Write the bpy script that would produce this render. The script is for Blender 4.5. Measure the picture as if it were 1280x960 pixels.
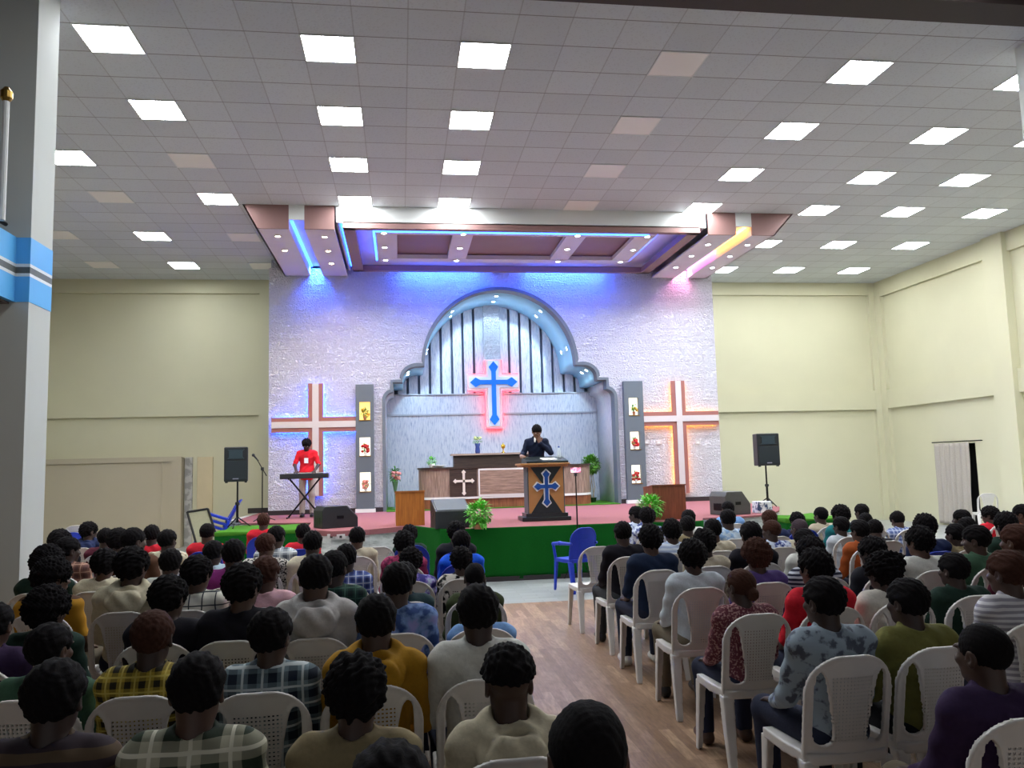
import bpy, bmesh, math, random
import numpy as np
from mathutils import Vector, Matrix, Euler
PI = math.pi
for o in list(bpy.data.objects): bpy.data.objects.remove(o)
scene = bpy.context.scene
COL = scene.collection

# ------------------------------------------------------------------ camera
CAM_H = 1.75
FPX, YAW, PITCH, ROLL = 1004.1, .13936645, .10143135, -.02665591
def _axes():
    f = Vector((math.sin(YAW)*math.cos(PITCH), math.cos(YAW)*math.cos(PITCH), math.sin(PITCH)))
    r = Vector((math.cos(YAW), -math.sin(YAW), 0)); u = r.cross(f)
    c, s = math.cos(ROLL), math.sin(ROLL)
    return c*r+s*u, -s*r+c*u, f
AX = _axes()
cam_d = bpy.data.cameras.new('camera'); cam = bpy.data.objects.new('camera', cam_d); COL.objects.link(cam)
cam_d.sensor_width = 36; cam_d.lens = FPX/1280*36; cam_d.clip_end = 200; cam_d.clip_start = .05
cam.matrix_world = Matrix(((AX[0].x, AX[1].x, -AX[2].x, 0), (AX[0].y, AX[1].y, -AX[2].y, 0),
                           (AX[0].z, AX[1].z, -AX[2].z, CAM_H), (0, 0, 0, 1)))
scene.camera = cam
def ray(x, y):
    d = AX[2] + (x-640)/FPX*AX[0] - (y-480)/FPX*AX[1]
    return d/d.y
def at(x, y, Y):            # photo point on the vertical plane at depth Y
    d = ray(x, y)*Y; return Vector((d.x, Y, CAM_H+d.z))
def onz(x, y, z):           # photo point on the horizontal plane at height z
    d = ray(x, y); Y = (z-CAM_H)/d.z; return Vector((d.x*Y, Y, z))

# ------------------------------------------------------------------ world, exposure
w = bpy.data.worlds.new('world'); scene.world = w; w.use_nodes = True
w.node_tree.nodes['Background'].inputs[0].default_value = (.8, .84, .86, 1)
w.node_tree.nodes['Background'].inputs[1].default_value = .2
vs = scene.view_settings
vs.view_transform = 'Standard'; vs.look = 'None'; vs.gamma = 1; vs.use_curve_mapping = False
vs.exposure = 1.05
PANEL = 20.0        # ceiling panel emission
BLUE = 7.0          # LED strips

# ------------------------------------------------------------------ materials
def srgb(r, g, b):
    f = lambda c: (c/255/12.92) if c/255 <= .04045 else ((c/255+.055)/1.055)**2.4
    return (f(r), f(g), f(b), 1)
class NT:
    def __init__(s, name):
        s.m = bpy.data.materials.new(name); s.m.use_nodes = True
        s.t = s.m.node_tree; s.b = s.t.nodes['Principled BSDF']; s.out = s.t.nodes['Material Output']
        s._oc = None
    def n(s, typ, **kw):
        x = s.t.nodes.new(typ)
        for k, v in kw.items(): setattr(x, k, v)
        return x
    def l(s, a, b): s.t.links.new(a, b)
    def oc(s):
        if s._oc is None: s._oc = s.n('ShaderNodeTexCoord').outputs['Object']
        return s._oc
    def math(s, op, a, b=None, c=None):
        x = s.n('ShaderNodeMath', operation=op)
        for i, v in enumerate((a, b, c)):
            if v is None: continue
            if isinstance(v, (int, float)): x.inputs[i].default_value = v
            else: s.l(v, x.inputs[i])
        return x.outputs[0]
    def xyz(s, src=None):
        x = s.n('ShaderNodeSeparateXYZ'); s.l(src or s.oc(), x.inputs[0]); return x.outputs
    def mix(s, f, a, b):
        x = s.n('ShaderNodeMix', data_type='RGBA')
        for i, v in ((0, f), (6, a), (7, b)):
            if isinstance(v, (int, float)): x.inputs[i].default_value = v
            elif isinstance(v, tuple): x.inputs[i].default_value = v
            else: s.l(v, x.inputs[i])
        return x.outputs[2]
    def noise(s, scale, detail=3, vec=None, rough=.5):
        x = s.n('ShaderNodeTexNoise'); x.inputs['Scale'].default_value = scale
        x.inputs['Detail'].default_value = detail; x.inputs['Roughness'].default_value = rough
        s.l(vec or s.oc(), x.inputs['Vector']); return x.outputs['Fac']
    def mapping(s, scale, rot=(0, 0, 0), loc=(0, 0, 0)):
        x = s.n('ShaderNodeMapping'); x.inputs['Scale'].default_value = scale
        x.inputs['Rotation'].default_value = rot; x.inputs['Location'].default_value = loc
        s.l(s.oc(), x.inputs[0]); return x.outputs[0]
    def ramp(s, f, stops):
        x = s.n('ShaderNodeValToRGB'); e = x.color_ramp.elements
        while len(e) < len(stops): e.new(.5)
        for k, (p, c) in enumerate(stops): e[k].position = p; e[k].color = c
        s.l(f, x.inputs[0]); return x.outputs[0]
    def bump(s, h, st=.3, dist=.01):
        x = s.n('ShaderNodeBump'); x.inputs['Strength'].default_value = st; x.inputs['Distance'].default_value = dist
        s.l(h, x.inputs['Height']); s.l(x.outputs[0], s.b.inputs['Normal'])
    def col(s, c):
        if isinstance(c, tuple): s.b.inputs['Base Color'].default_value = c
        else: s.l(c, s.b.inputs['Base Color'])
    def done(s, rough=.6, metal=0, spec=.5):
        s.b.inputs['Roughness'].default_value = rough; s.b.inputs['Metallic'].default_value = metal
        s.b.inputs['Specular IOR Level'].default_value = spec
        return s.m
MATS = {}
def plain(name, c, rough=.6, metal=0, var=.12, scale=30, bump=0, spec=.5):
    if name in MATS: return MATS[name]
    t = NT(name); f = t.noise(scale)
    d = tuple(x*(1-var) for x in c[:3])+(1,); e = tuple(min(1, x*(1+var)) for x in c[:3])+(1,)
    t.col(t.mix(f, d, e))
    if bump: t.bump(f, bump, .004)
    MATS[name] = t.done(rough, metal, spec); return MATS[name]
def emit(name, c, st):
    if name in MATS: return MATS[name]
    t = NT(name); t.col(c); t.b.inputs['Emission Color'].default_value = c
    t.b.inputs['Emission Strength'].default_value = st
    MATS[name] = t.done(.5); return MATS[name]
def wood(name, c1, c2, axis='z', scale=1.0, rough=.35):
    if name in MATS: return MATS[name]
    t = NT(name); sc = {'x': (1.2, 14, 14), 'y': (14, 1.2, 14), 'z': (14, 14, 1.2)}[axis]
    v = t.mapping(tuple(q*scale for q in sc)); f = t.noise(3, 5, v, .6)
    t.col(t.ramp(f, [(.3, c1), (.7, c2)])); MATS[name] = t.done(rough); return MATS[name]
def plaid(name, base, dark, line, px=.06, lw=.12):
    if name in MATS: return MATS[name]
    t = NT(name); X = t.xyz(); out = base
    fx = t.math('FRACT', t.math('MULTIPLY', t.math('ADD', X[0], 5), 1/px)); fz = t.math('FRACT', t.math('MULTIPLY', t.math('ADD', X[2], 5), 1/px))
    bx = t.math('LESS_THAN', fx, .45); bz = t.math('LESS_THAN', fz, .45)
    a = t.mix(t.math('MULTIPLY', t.math('ADD', bx, bz), .5), base, dark)
    lx = t.math('LESS_THAN', t.math('ABSOLUTE', t.math('SUBTRACT', fx, .72)), lw/2)
    lz = t.math('LESS_THAN', t.math('ABSOLUTE', t.math('SUBTRACT', fz, .72)), lw/2)
    t.col(t.mix(t.math('MAXIMUM', lx, lz), a, line)); t.bump(t.noise(200), .2, .002)
    MATS[name] = t.done(.85, 0, .2); return MATS[name]
def stripes(name, a, b, p=.05, axis=2, duty=.5):
    if name in MATS: return MATS[name]
    t = NT(name); X = t.xyz()
    f = t.math('FRACT', t.math('MULTIPLY', t.math('ADD', t.math('ADD', X[axis], 5), t.math('MULTIPLY', t.noise(6), .02)), 1/p))
    t.col(t.mix(t.math('LESS_THAN', f, duty), a, b)); MATS[name] = t.done(.85, 0, .2); return MATS[name]
def printed(name, a, b, scale=14, thr=.5, c=None):
    if name in MATS: return MATS[name]
    t = NT(name); f = t.noise(scale, 4)
    st = [(thr-.04, a), (thr+.04, b)]
    if c: st.append((thr+.12, c))
    t.col(t.ramp(f, st)); MATS[name] = t.done(.85, 0, .2); return MATS[name]
def cloth(name, c): return plain(name, c, .9, 0, .18, 60, .35, .2)

# setting materials
def mat_wall(name, c):
    t = NT(name); f = t.noise(1.2, 5); g = t.noise(45, 4)
    t.col(t.mix(f, tuple(x*.9 for x in c[:3])+(1,), c)); t.bump(g, .12, .004)
    return t.done(.75, 0, .3)
M_CREAM = mat_wall('cream_paint', srgb(208, 205, 176))
M_PART = mat_wall('partition_paint', srgb(186, 177, 155))
M_WHITE = mat_wall('white_paint', srgb(226, 228, 226))
M_COLGREY = mat_wall('grey_white_paint', srgb(200, 204, 200))
M_REAR = mat_wall('rear_paint', srgb(120, 105, 100))
def mat_ceiling():
    t = NT('ceiling_tiles'); X = t.xyz(); lines = []
    for k, off in ((0, -.764-.3), (1, 9.061-.3)):
        f = t.math('FRACT', t.math('ADD', t.math('MULTIPLY', t.math('SUBTRACT', X[k], off), 1/.6), 60))
        lines.append(t.math('MULTIPLY', .45 if k == 0 else 1.0, t.math('GREATER_THAN', t.math('ABSOLUTE', t.math('SUBTRACT', f, .5)), .488 if k == 0 else .486)))
    ln = t.math('MAXIMUM', *lines)
    wv = t.n('ShaderNodeTexVoronoi', feature='F1'); wv.inputs['Scale'].default_value = 26; t.l(t.oc(), wv.inputs['Vector'])
    # each tile its own slight tone
    fl = t.n('ShaderNodeVectorMath', operation='FLOOR'); t.l(t.mapping((1/.6, 1/.6, 0), (0, 0, 0), (1.7733, -14.6017, 0)), fl.inputs[0])
    wn = t.n('ShaderNodeTexWhiteNoise'); t.l(fl.outputs[0], wn.inputs['Vector'])
    base = t.mix(wn.outputs['Value'], srgb(192, 197, 202), srgb(201, 206, 210))
    base = t.mix(t.math('MULTIPLY', t.math('LESS_THAN', wv.outputs['Distance'], .3), .25), base, srgb(168, 168, 170))
    t.col(t.mix(ln, base, srgb(140, 138, 138))); t.bump(wv.outputs['Distance'], .25, .006)
    return t.done(.8, 0, .25)
M_CEIL = mat_ceiling()
def mat_texwall(name='rough_plaster', c=(240, 240, 246), vein=(200, 202, 212)):
    t = NT(name); v = t.n('ShaderNodeTexVoronoi', feature='DISTANCE_TO_EDGE'); v.inputs['Scale'].default_value = 6
    d = t.n('ShaderNodeVectorMath', operation='ADD'); nz = t.n('ShaderNodeTexNoise'); nz.inputs['Scale'].default_value = 7
    t.l(t.oc(), nz.inputs['Vector']); t.l(t.oc(), d.inputs[0]); t.l(nz.outputs['Color'], d.inputs[1]); t.l(d.outputs[0], v.inputs['Vector'])
    f = t.noise(18, 6, None, .7); rp_ = t.noise(2.2, 4, t.mapping((.55, 1, 5.5)), .6); h = t.math('ADD', t.math('ADD', t.math('MINIMUM', t.math('MULTIPLY', v.outputs['Distance'], 5), 1), f), t.math('MULTIPLY', rp_, 2.2))
    t.col(t.mix(t.math('MULTIPLY', f, .8), srgb(*vein), srgb(*c))); t.bump(h, .9, .035)
    return t.done(.55, 0, .4)
M_TEX = mat_texwall()
def mat_marble():
    t = NT('streaked_panel'); v = t.mapping((26, 26, 3.2)); f = t.noise(1.6, 6, v, .7)
    t.col(t.ramp(f, [(.34, srgb(146, 160, 190)), (.48, srgb(196, 203, 217)), (.72, srgb(216, 219, 228))]))
    return t.done(.35)
M_MARB = mat_marble()
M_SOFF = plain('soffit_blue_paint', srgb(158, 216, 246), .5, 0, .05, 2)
M_EDGE = plain('arch_edge_grey', srgb(98, 108, 118), .5, 0, .06, 5)
M_GREY = plain('slate_grey_paint', srgb(90, 100, 108), .55, 0, .06, 6)
M_MAUVE = plain('mauve_paint', srgb(142, 108, 104), .55, 0, .05, 4)
M_LILAC = plain('lilac_white_paint', srgb(214, 206, 216), .55, 0, .04, 4)
M_GREEN = plain('bright_green_turf', srgb(66, 118, 36), .95, 0, .35, 160, .6, .1)
M_GCLOTH = plain('green_cloth', srgb(10, 82, 22), .9, 0, .3, 90, .5, .15)
M_CARPET = plain('rose_carpet', srgb(142, 92, 95), .95, 0, .12, 120, .4, .1)
M_BLACK = plain('black_plastic', srgb(30, 34, 38), .5, 0, .2, 40, .15)
M_GRILLE = plain('speaker_grille', srgb(40, 48, 54), .55, .3, .5, 320, .5)
M_METAL = plain('black_metal', srgb(26, 26, 28), .35, .7, .1, 30)
M_CHROME = plain('chrome', srgb(190, 190, 195), .2, 1, .05, 30)
M_DARKBASE = plain('dark_skirting', srgb(44, 38, 40), .5, 0, .1, 10)
def mat_floor():
    t = NT('wood_plank_floor'); X = t.xyz()
    ix = t.math('FLOOR', t.math('MULTIPLY', X[0], 1/.075)); wn = t.n('ShaderNodeTexWhiteNoise', noise_dimensions='1D'); t.l(ix, wn.inputs['W'])
    yy = t.math('ADD', X[1], t.math('MULTIPLY', wn.outputs['Value'], .55)); iy = t.math('FLOOR', t.math('MULTIPLY', yy, 1/.55))
    w2 = t.n('ShaderNodeTexWhiteNoise', noise_dimensions='2D'); cb = t.n('ShaderNodeCombineXYZ'); t.l(ix, cb.inputs[0]); t.l(iy, cb.inputs[1]); t.l(cb.outputs[0], w2.inputs['Vector'])
    base = t.ramp(w2.outputs['Value'], [(0, srgb(142, 112, 88)), (.5, srgb(170, 138, 110)), (1, srgb(192, 160, 130))])
    g = t.noise(3, 6, t.mapping((16, 2.2, 1)), .65)
    c = t.mix(t.math('MULTIPLY_ADD', g, 1.6, -.35), base, srgb(100, 74, 54))
    fx = t.math('FRACT', t.math('MULTIPLY', X[0], 1/.075)); fy = t.math('FRACT', t.math('MULTIPLY', yy, 1/1.2))
    ln = t.math('MAXIMUM', t.math('LESS_THAN', fx, .018), t.math('LESS_THAN', fy, .004))
    t.col(t.mix(t.math('MULTIPLY', ln, .7), c, srgb(90, 66, 56))); return t.done(.38)
M_FLOOR = mat_floor()
def mat_tile(name, a, b, sx=.6, sy=.3):
    t = NT(name); bk = t.n('ShaderNodeTexBrick'); t.l(t.oc(), bk.inputs['Vector'])
    bk.inputs['Color1'].default_value = a; bk.inputs['Color2'].default_value = b; bk.inputs['Mortar'].default_value = tuple(x*.55 for x in a[:3])+(1,)
    bk.inputs['Scale'].default_value = 1; bk.inputs['Brick Width'].default_value = sx; bk.inputs['Row Height'].default_value = sy; bk.inputs['Mortar Size'].default_value = .006
    f = t.noise(5, 6, t.mapping((3, 6, 6)), .7); t.col(t.mix(t.math('MULTIPLY', f, .8), bk.outputs[0], srgb(150, 152, 150))); return t.done(.3)
M_TILE = mat_tile('pale_floor_tile', srgb(176, 181, 182), srgb(150, 156, 158), .45, .12)
def mat_stone():
    t = NT('stage_stone'); v = t.mapping((2, 2, 11)); f = t.noise(1.4, 6, v, .7)
    t.col(t.ramp(f, [(.35, srgb(146, 150, 148)), (.55, srgb(200, 202, 200)), (.75, srgb(222, 222, 220))])); t.bump(f, .3, .01); return t.done(.5)
M_STONE = mat_stone()

# ------------------------------------------------------------------ mesh helpers
def link(name, me, m=None, parent=None, smooth=False):
    o = bpy.data.objects.new(name, me); COL.objects.link(o)
    if m is not None and not me.materials: me.materials.append(m)
    if parent is not None: o.parent = parent
    if smooth and len(me.polygons): me.polygons.foreach_set('use_smooth', [True]*len(me.polygons))
    return o
def tag(o, label=None, cat=None, group=None, kind=None):
    if label: o['label'] = label
    if cat: o['category'] = cat
    if group: o['group'] = group
    if kind: o['kind'] = kind
    return o
def thing(name, loc, label, cat, group=None, rz=0):
    o = bpy.data.objects.new(name, None); COL.objects.link(o); o.location = loc; o.rotation_euler = (0, 0, rz); o.empty_display_size = .1
    return tag(o, label, cat, group)
class MB:
    """collects shapes, links them as ONE mesh"""
    def __init__(s): s.bm = bmesh.new()
    def box(s, c, d, rot=None, bevel=0, seg=2):
        r = bmesh.ops.create_cube(s.bm, size=1); vs_ = r['verts']
        Mx = Matrix.Translation(Vector(c)) @ (rot.to_4x4() if rot is not None else Matrix()) @ Matrix.Diagonal((d[0], d[1], d[2], 1))
        bmesh.ops.transform(s.bm, matrix=Mx, verts=vs_)
        if bevel:
            es = list({e for v in vs_ for e in v.link_edges})
            bmesh.ops.bevel(s.bm, geom=es, offset=bevel, segments=seg, affect='EDGES', profile=.5)
        return s
    def bx(s, x0, x1, y0, y1, z0, z1, bevel=0):
        return s.box(((x0+x1)/2, (y0+y1)/2, (z0+z1)/2), (abs(x1-x0), abs(y1-y0), abs(z1-z0)), None, bevel)
    def tube(s, pts, r, n=8, caps=True):
        pts = [Vector(p) for p in pts]; rs = r if isinstance(r, (list, tuple)) else [r]*len(pts); rings = []
        for i, p in enumerate(pts):
            t = (pts[min(i+1, len(pts)-1)]-pts[max(i-1, 0)])
            t = t.normalized() if t.length > 1e-9 else Vector((0, 0, 1))
            a = Vector((0, 0, 1)) if abs(t.z) < .9 else Vector((1, 0, 0))
            u = t.cross(a).normalized(); v = t.cross(u)
            rings.append([s.bm.verts.new(p+rs[i]*(math.cos(2*PI*k/n)*u+math.sin(2*PI*k/n)*v)) for k in range(n)])
        for A, B in zip(rings, rings[1:]):
            for k in range(n): s.bm.faces.new((A[k], A[(k+1) % n], B[(k+1) % n], B[k]))
        if caps: s.bm.faces.new(rings[0][::-1]); s.bm.faces.new(rings[-1])
        return s
    def lathe(s, prof, c=(0, 0, 0), n=20, sx=1, sy=1):
        rings = [[s.bm.verts.new((c[0]+sx*r*math.cos(2*PI*k/n), c[1]+sy*r*math.sin(2*PI*k/n), c[2]+z)) for k in range(n)] for r, z in prof]
        for A, B in zip(rings, rings[1:]):
            for k in range(n): s.bm.faces.new((A[k], A[(k+1) % n], B[(k+1) % n], B[k]))
        s.bm.faces.new(rings[0][::-1]); s.bm.faces.new(rings[-1]); return s
    def prism(s, poly, y0, y1, plane='xz'):
        """poly of 2D points extruded along the third axis"""
        def P(a, b, t): return {'xz': (a, t, b), 'xy': (a, b, t), 'yz': (t, a, b)}[plane]
        A = [s.bm.verts.new(P(a, b, y0)) for a, b in poly]; B = [s.bm.verts.new(P(a, b, y1)) for a, b in poly]
        n = len(poly)
        fa = s.bm.faces.new(A); fb = s.bm.faces.new(B[::-1])
        for k in range(n): s.bm.faces.new((A[k], B[k], B[(k+1) % n], A[(k+1) % n]))
        fa.normal_update(); fb.normal_update(); bmesh.ops.triangulate(s.bm, faces=[fa, fb]); return s
    def quad(s, *p):
        s.bm.faces.new([s.bm.verts.new(q) for q in p]); return s
    def sphere(s, c, r, seg=16, ring=10, noise=0, rnd=None):
        g = bmesh.ops.create_uvsphere(s.bm, u_segments=seg, v_segments=ring, radius=1)
        rr = r if isinstance(r, (tuple, list)) else (r, r, r)
        for v in g['verts']:
            q = 1+(rnd.uniform(-noise, noise) if rnd else 0)
            v.co = Vector((c[0]+v.co.x*rr[0]*q, c[1]+v.co.y*rr[1]*q, c[2]+v.co.z*rr[2]*q))
        return s
    def build(s, name, m, parent=None, smooth=False, merge=False):
        if merge: bmesh.ops.remove_doubles(s.bm, verts=s.bm.verts, dist=1e-5)
        bmesh.ops.recalc_face_normals(s.bm, faces=s.bm.faces)
        me = bpy.data.meshes.new(name); s.bm.to_mesh(me); s.bm.free()
        return link(name, me, m, parent, smooth)
def struct(o, name=None): o['kind'] = 'structure'; return o
def smooth_angle(o, deg=40):
    me = o.data
    me.polygons.foreach_set('use_smooth', [True]*len(me.polygons))
    try: me.set_sharp_from_angle(angle=math.radians(deg))
    except Exception: pass
    return o

# ------------------------------------------------------------------ implicit surfaces (continuous bodies)
class Field:
    def __init__(s, lo, hi, h):
        s.lo = np.array(lo, np.float32); s.h = h
        s.n = np.ceil((np.array(hi)-np.array(lo))/h).astype(int)+1
        s.f = np.full(tuple(s.n), 1.0, np.float32)
    def win(s, lo, hi):
        a = np.clip(np.floor((np.array(lo)-s.lo)/s.h).astype(int), 0, s.n-1); b = np.clip(np.ceil((np.array(hi)-s.lo)/s.h).astype(int)+1, 0, s.n)
        if np.any(b <= a): return None
        g = np.meshgrid(*[(s.lo[i]+s.h*np.arange(a[i], b[i])).astype(np.float32) for i in range(3)], indexing='ij')
        return tuple(slice(a[i], b[i]) for i in range(3)), g
    def put(s, fn, lo, hi, k=.02, op='add'):
        mg = k+3*s.h; r = s.win(np.array(lo)-mg, np.array(hi)+mg)
        if r is None: return s
        sl, (X, Y, Z) = r; d = fn(X, Y, Z).astype(np.float32); c = s.f[sl]
        if op == 'add':
            if k > 0:
                h = np.maximum(k-np.abs(c-d), 0)/k; s.f[sl] = np.minimum(c, d)-h*h*k*.25
            else: s.f[sl] = np.minimum(c, d)
        else:
            d = -d
            if k > 0:
                h = np.maximum(k-np.abs(c-d), 0)/k; s.f[sl] = np.maximum(c, d)+h*h*k*.25
            else: s.f[sl] = np.maximum(c, d)
        return s
    def cone(s, a, b, r1, r2, k=.02, op='add', flat=None):
        a = np.array(a, float); b = np.array(b, float); R = max(r1, r2); ab = b-a; L = max(ab@ab, 1e-9)
        def fn(X, Y, Z):
            x, y, z = X-a[0], Y-a[1], Z-a[2]; t = np.clip((x*ab[0]+y*ab[1]+z*ab[2])/L, 0, 1)
            return np.sqrt((x-t*ab[0])**2+(y-t*ab[1])**2+(z-t*ab[2])**2)-(r1+(r2-r1)*t)
        return s.put(fn, np.minimum(a, b)-R, np.maximum(a, b)+R, k, op)
    def ell(s, c, r, k=.02, op='add', M=None, O=None):
        """ellipsoid; with M (3x3) and O the centre and axes are in a local frame"""
        c = np.array(c, float); r = np.array(r, float)
        if M is not None: wc = O+M@c
        else: wc = c
        R = r.max()
        def fn(X, Y, Z):
            x, y, z = X-wc[0], Y-wc[1], Z-wc[2]
            if M is not None:
                x, y, z = (M[0, 0]*x+M[1, 0]*y+M[2, 0]*z, M[0, 1]*x+M[1, 1]*y+M[2, 1]*z, M[0, 2]*x+M[1, 2]*y+M[2, 2]*z)
            k0 = np.sqrt((x/r[0])**2+(y/r[1])**2+(z/r[2])**2); k1 = np.sqrt((x/r[0]**2)**2+(y/r[1]**2)**2+(z/r[2]**2)**2)
            return k0*(k0-1)/np.maximum(k1, 1e-6)
        return s.put(fn, wc-R, wc+R, k, op)
    def torus(s, c, R, r, sz=1, tilt=0, k=.015, sx=1):
        c = np.array(c, float); ct, st = math.cos(tilt), math.sin(tilt)
        def fn(X, Y, Z):
            x, y, z = X-c[0], Y-c[1], Z-c[2]; y, z = ct*y-st*z, st*y+ct*z
            q = np.sqrt((x/sx)**2+y*y)-R; return np.sqrt(q*q+(z/sz)**2)-r
        m = R*max(1, sx)+r*max(1, sz)
        return s.put(fn, c-m, c+m, k)
    def cut(s, fn):    # keep where fn<0
        g = np.meshgrid(*[(s.lo[i]+s.h*np.arange(s.n[i])).astype(np.float32) for i in range(3)], indexing='ij')
        s.f = np.maximum(s.f, fn(*g).astype(np.float32)); return s
    def mesh(s, name, m=None):
        f = s.f; f[0] = f[-1] = 1; f[:, 0] = f[:, -1] = 1; f[:, :, 0] = f[:, :, -1] = 1
        sg = f < 0; n = np.array(f.shape)-1
        def cr(A, i, j, k): return A[i:i+n[0], j:j+n[1], k:k+n[2]]
        cs = [(i, j, k) for i in (0, 1) for j in (0, 1) for k in (0, 1)]
        any_ = np.zeros(n, bool); all_ = np.ones(n, bool)
        for q in cs: v = cr(sg, *q); any_ |= v; all_ &= v
        idx = np.argwhere(any_ & ~all_); ii = idx.T
        P = np.zeros((len(idx), 3)); C = np.zeros(len(idx))
        for a in cs:
            for ax in range(3):
                if a[ax]: continue
                b = list(a); b[ax] = 1
                fa = f[ii[0]+a[0], ii[1]+a[1], ii[2]+a[2]]; fb = f[ii[0]+b[0], ii[1]+b[1], ii[2]+b[2]]
                msk = (fa < 0) != (fb < 0); t = np.where(msk, fa/np.where(msk, fa-fb, 1), 0)
                for d in range(3): P[:, d] += np.where(msk, a[d]+(t if d == ax else 0), 0)
                C += msk
        P = (P/C[:, None]+idx)*s.h+s.lo
        num = np.full(tuple(n), -1, np.int64); num[ii[0], ii[1], ii[2]] = np.arange(len(idx))
        faces = []
        for ax in range(3):
            u, v = (ax+1) % 3, (ax+2) % 3
            sl0 = [slice(None)]*3; sl1 = [slice(None)]*3; sl0[ax] = slice(0, -1); sl1[ax] = slice(1, None)
            e0 = sg[tuple(sl0)]; e1 = sg[tuple(sl1)]
            w_ = np.argwhere(e0 != e1); inn = e0[tuple(w_.T)]
            q = []
            for du, dv in ((-1, -1), (0, -1), (0, 0), (-1, 0)):
                c = w_.copy(); c[:, u] += du; c[:, v] += dv; q.append(num[tuple(c.T)])
            Q = np.stack(q, 1); Q[~inn] = Q[~inn][:, ::-1]; faces.append(Q)
        Fc = np.concatenate(faces); Fc = Fc[(Fc >= 0).all(1)]
        me = bpy.data.meshes.new(name)
        me.vertices.add(len(P)); me.vertices.foreach_set('co', P.astype(np.float32).ravel())
        me.loops.add(len(Fc)*4); me.loops.foreach_set('vertex_index', Fc.astype(np.int32).ravel())
        me.polygons.add(len(Fc)); me.polygons.foreach_set('loop_start', np.arange(0, len(Fc)*4, 4, dtype=np.int32))
        me.polygons.foreach_set('use_smooth', np.ones(len(Fc), bool))
        me.update(calc_edges=True); me.validate()
        if m is not None: me.materials.append(m)
        return me
# ================================================================== the setting
CZ = CAM_H+4.867          # ceiling
XL, XR, YB = -8.73, 13.4, 20.8
SZ = .806                 # stage top
YW = 18.4                 # plaster front wall of the stage
XC = 2.335                # axis of the stage
struct(MB().bx(XL-.2, XR+.2, -4, 10.41, -.2, 0).build('floor', M_FLOOR))
struct(MB().bx(XL-.2, XR+.2, 10.41, YB+.2, -.2, 0).build('floor_tiled', M_TILE))
struct(MB().bx(XL-.3, XR+.3, 7.78, YB+.3, CZ, CZ+.15).build('ceiling', M_CEIL))
struct(MB().bx(XL-.3, XR+.3, -4.2, 7.4, CZ+.02, CZ+.2).build('ceiling_rear', M_REAR))
struct(MB().bx(XL-.2, XR+.2, 7.38, 7.78, CZ-.06, CZ+.35).build('trim_1', plain('dark_brown_beam', srgb(58, 46, 44), .7)))
struct(MB().bx(XL-.3, XR+.3, YB, YB+.25, 0, CZ).build('wall_back', M_CREAM))
struct(MB().bx(XL-.25, XL, -4, YB, 0, CZ).build('wall_left', M_CREAM))
struct(MB().bx(XL-.25, XL+3, -4.25, -4, 0, CZ).bx(XR-3, XR+.25, -4.25, -4, 0, CZ).bx(XL, XR, -4.25, -4, 5.6, CZ).build('wall_rear', M_REAR))  # unseen wall, its wide opening shaped to let in soft fill from the sky
# right wall with a doorway behind the curtain
rw = MB(); rw.bx(XR, XR+.25, -4, 17.3, 0, CZ); rw.bx(XR, XR+.25, 18.35, YB, 0, CZ); rw.bx(XR, XR+.25, 17.3, 18.35, 2.0, CZ)
struct(rw.build('wall_right', M_CREAM))
struct(MB().bx(XR+.26, XR+.3, 16.9, 18.6, 0, 2.2).build('door_1', plain('dark_doorway', srgb(20, 20, 20), .8)))
# concrete beams and pilasters standing proud of the walls
b = MB()
b.bx(XL, XR, YB-.09, YB+.02, 6.27, CZ); b.bx(XL, -3.05, YB-.09, YB+.02, 3.18, 3.6); b.bx(7.4, XR, YB-.09, YB+.02, 3.04, 3.57)
b.bx(-3.5, -2.9, YB-.1, YB+.02, 0, CZ); b.bx(13.12, XR, YB-.1, YB+.02, 0, CZ)
struct(b.build('trim_2', M_CREAM))
b = MB()
b.bx(XR-.09, XR+.02, -4, YB, 6.18, CZ); b.bx(XR-.09, XR+.02, 8, YB, 3.05, 3.57)
for y in (15.7, 10.6): b.bx(XR-.2, XR+.02, y, y+.62, 0, CZ)
b.bx(XR-.1, XR+.02, 20.45, YB, 0, CZ)
struct(b.build('trim_3', M_CREAM))
b = MB(); b.bx(XL-.02, XL+.09, -4, YB, 6.18, CZ); b.bx(XL-.02, XL+.09, -4, YB, 3.05, 3.57)
struct(b.build('trim_4', M_CREAM))
# low cream partition in the left corner with a raised border
b = MB(); b.bx(XL, -5.28, YB-.32, YB+.02, 0, 2.17)
b.bx(XL, -5.28, YB-.36, YB-.3, 2.07, 2.19); b.bx(-5.5, -5.26, YB-.362, YB-.3, 0, 2.185); b.bx(-5.74, -5.71, YB-.345, YB-.3, 0, 2.07)
struct(b.build('wall_partition', M_PART))
struct(MB().bx(-5.25, -5.08, YB-.07, YB+.02, 0, 2.17).build('trim_5', printed('bare_cement', srgb(150, 150, 146), srgb(186, 186, 182), 5, .5)))
struct(MB().bx(-4.97, -4.6, YB-.05, YB+.02, 0, 2.17, .01).build('trim_6', plain('tan_panel', srgb(206, 192, 158), .7, 0, .06, 4)))

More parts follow.
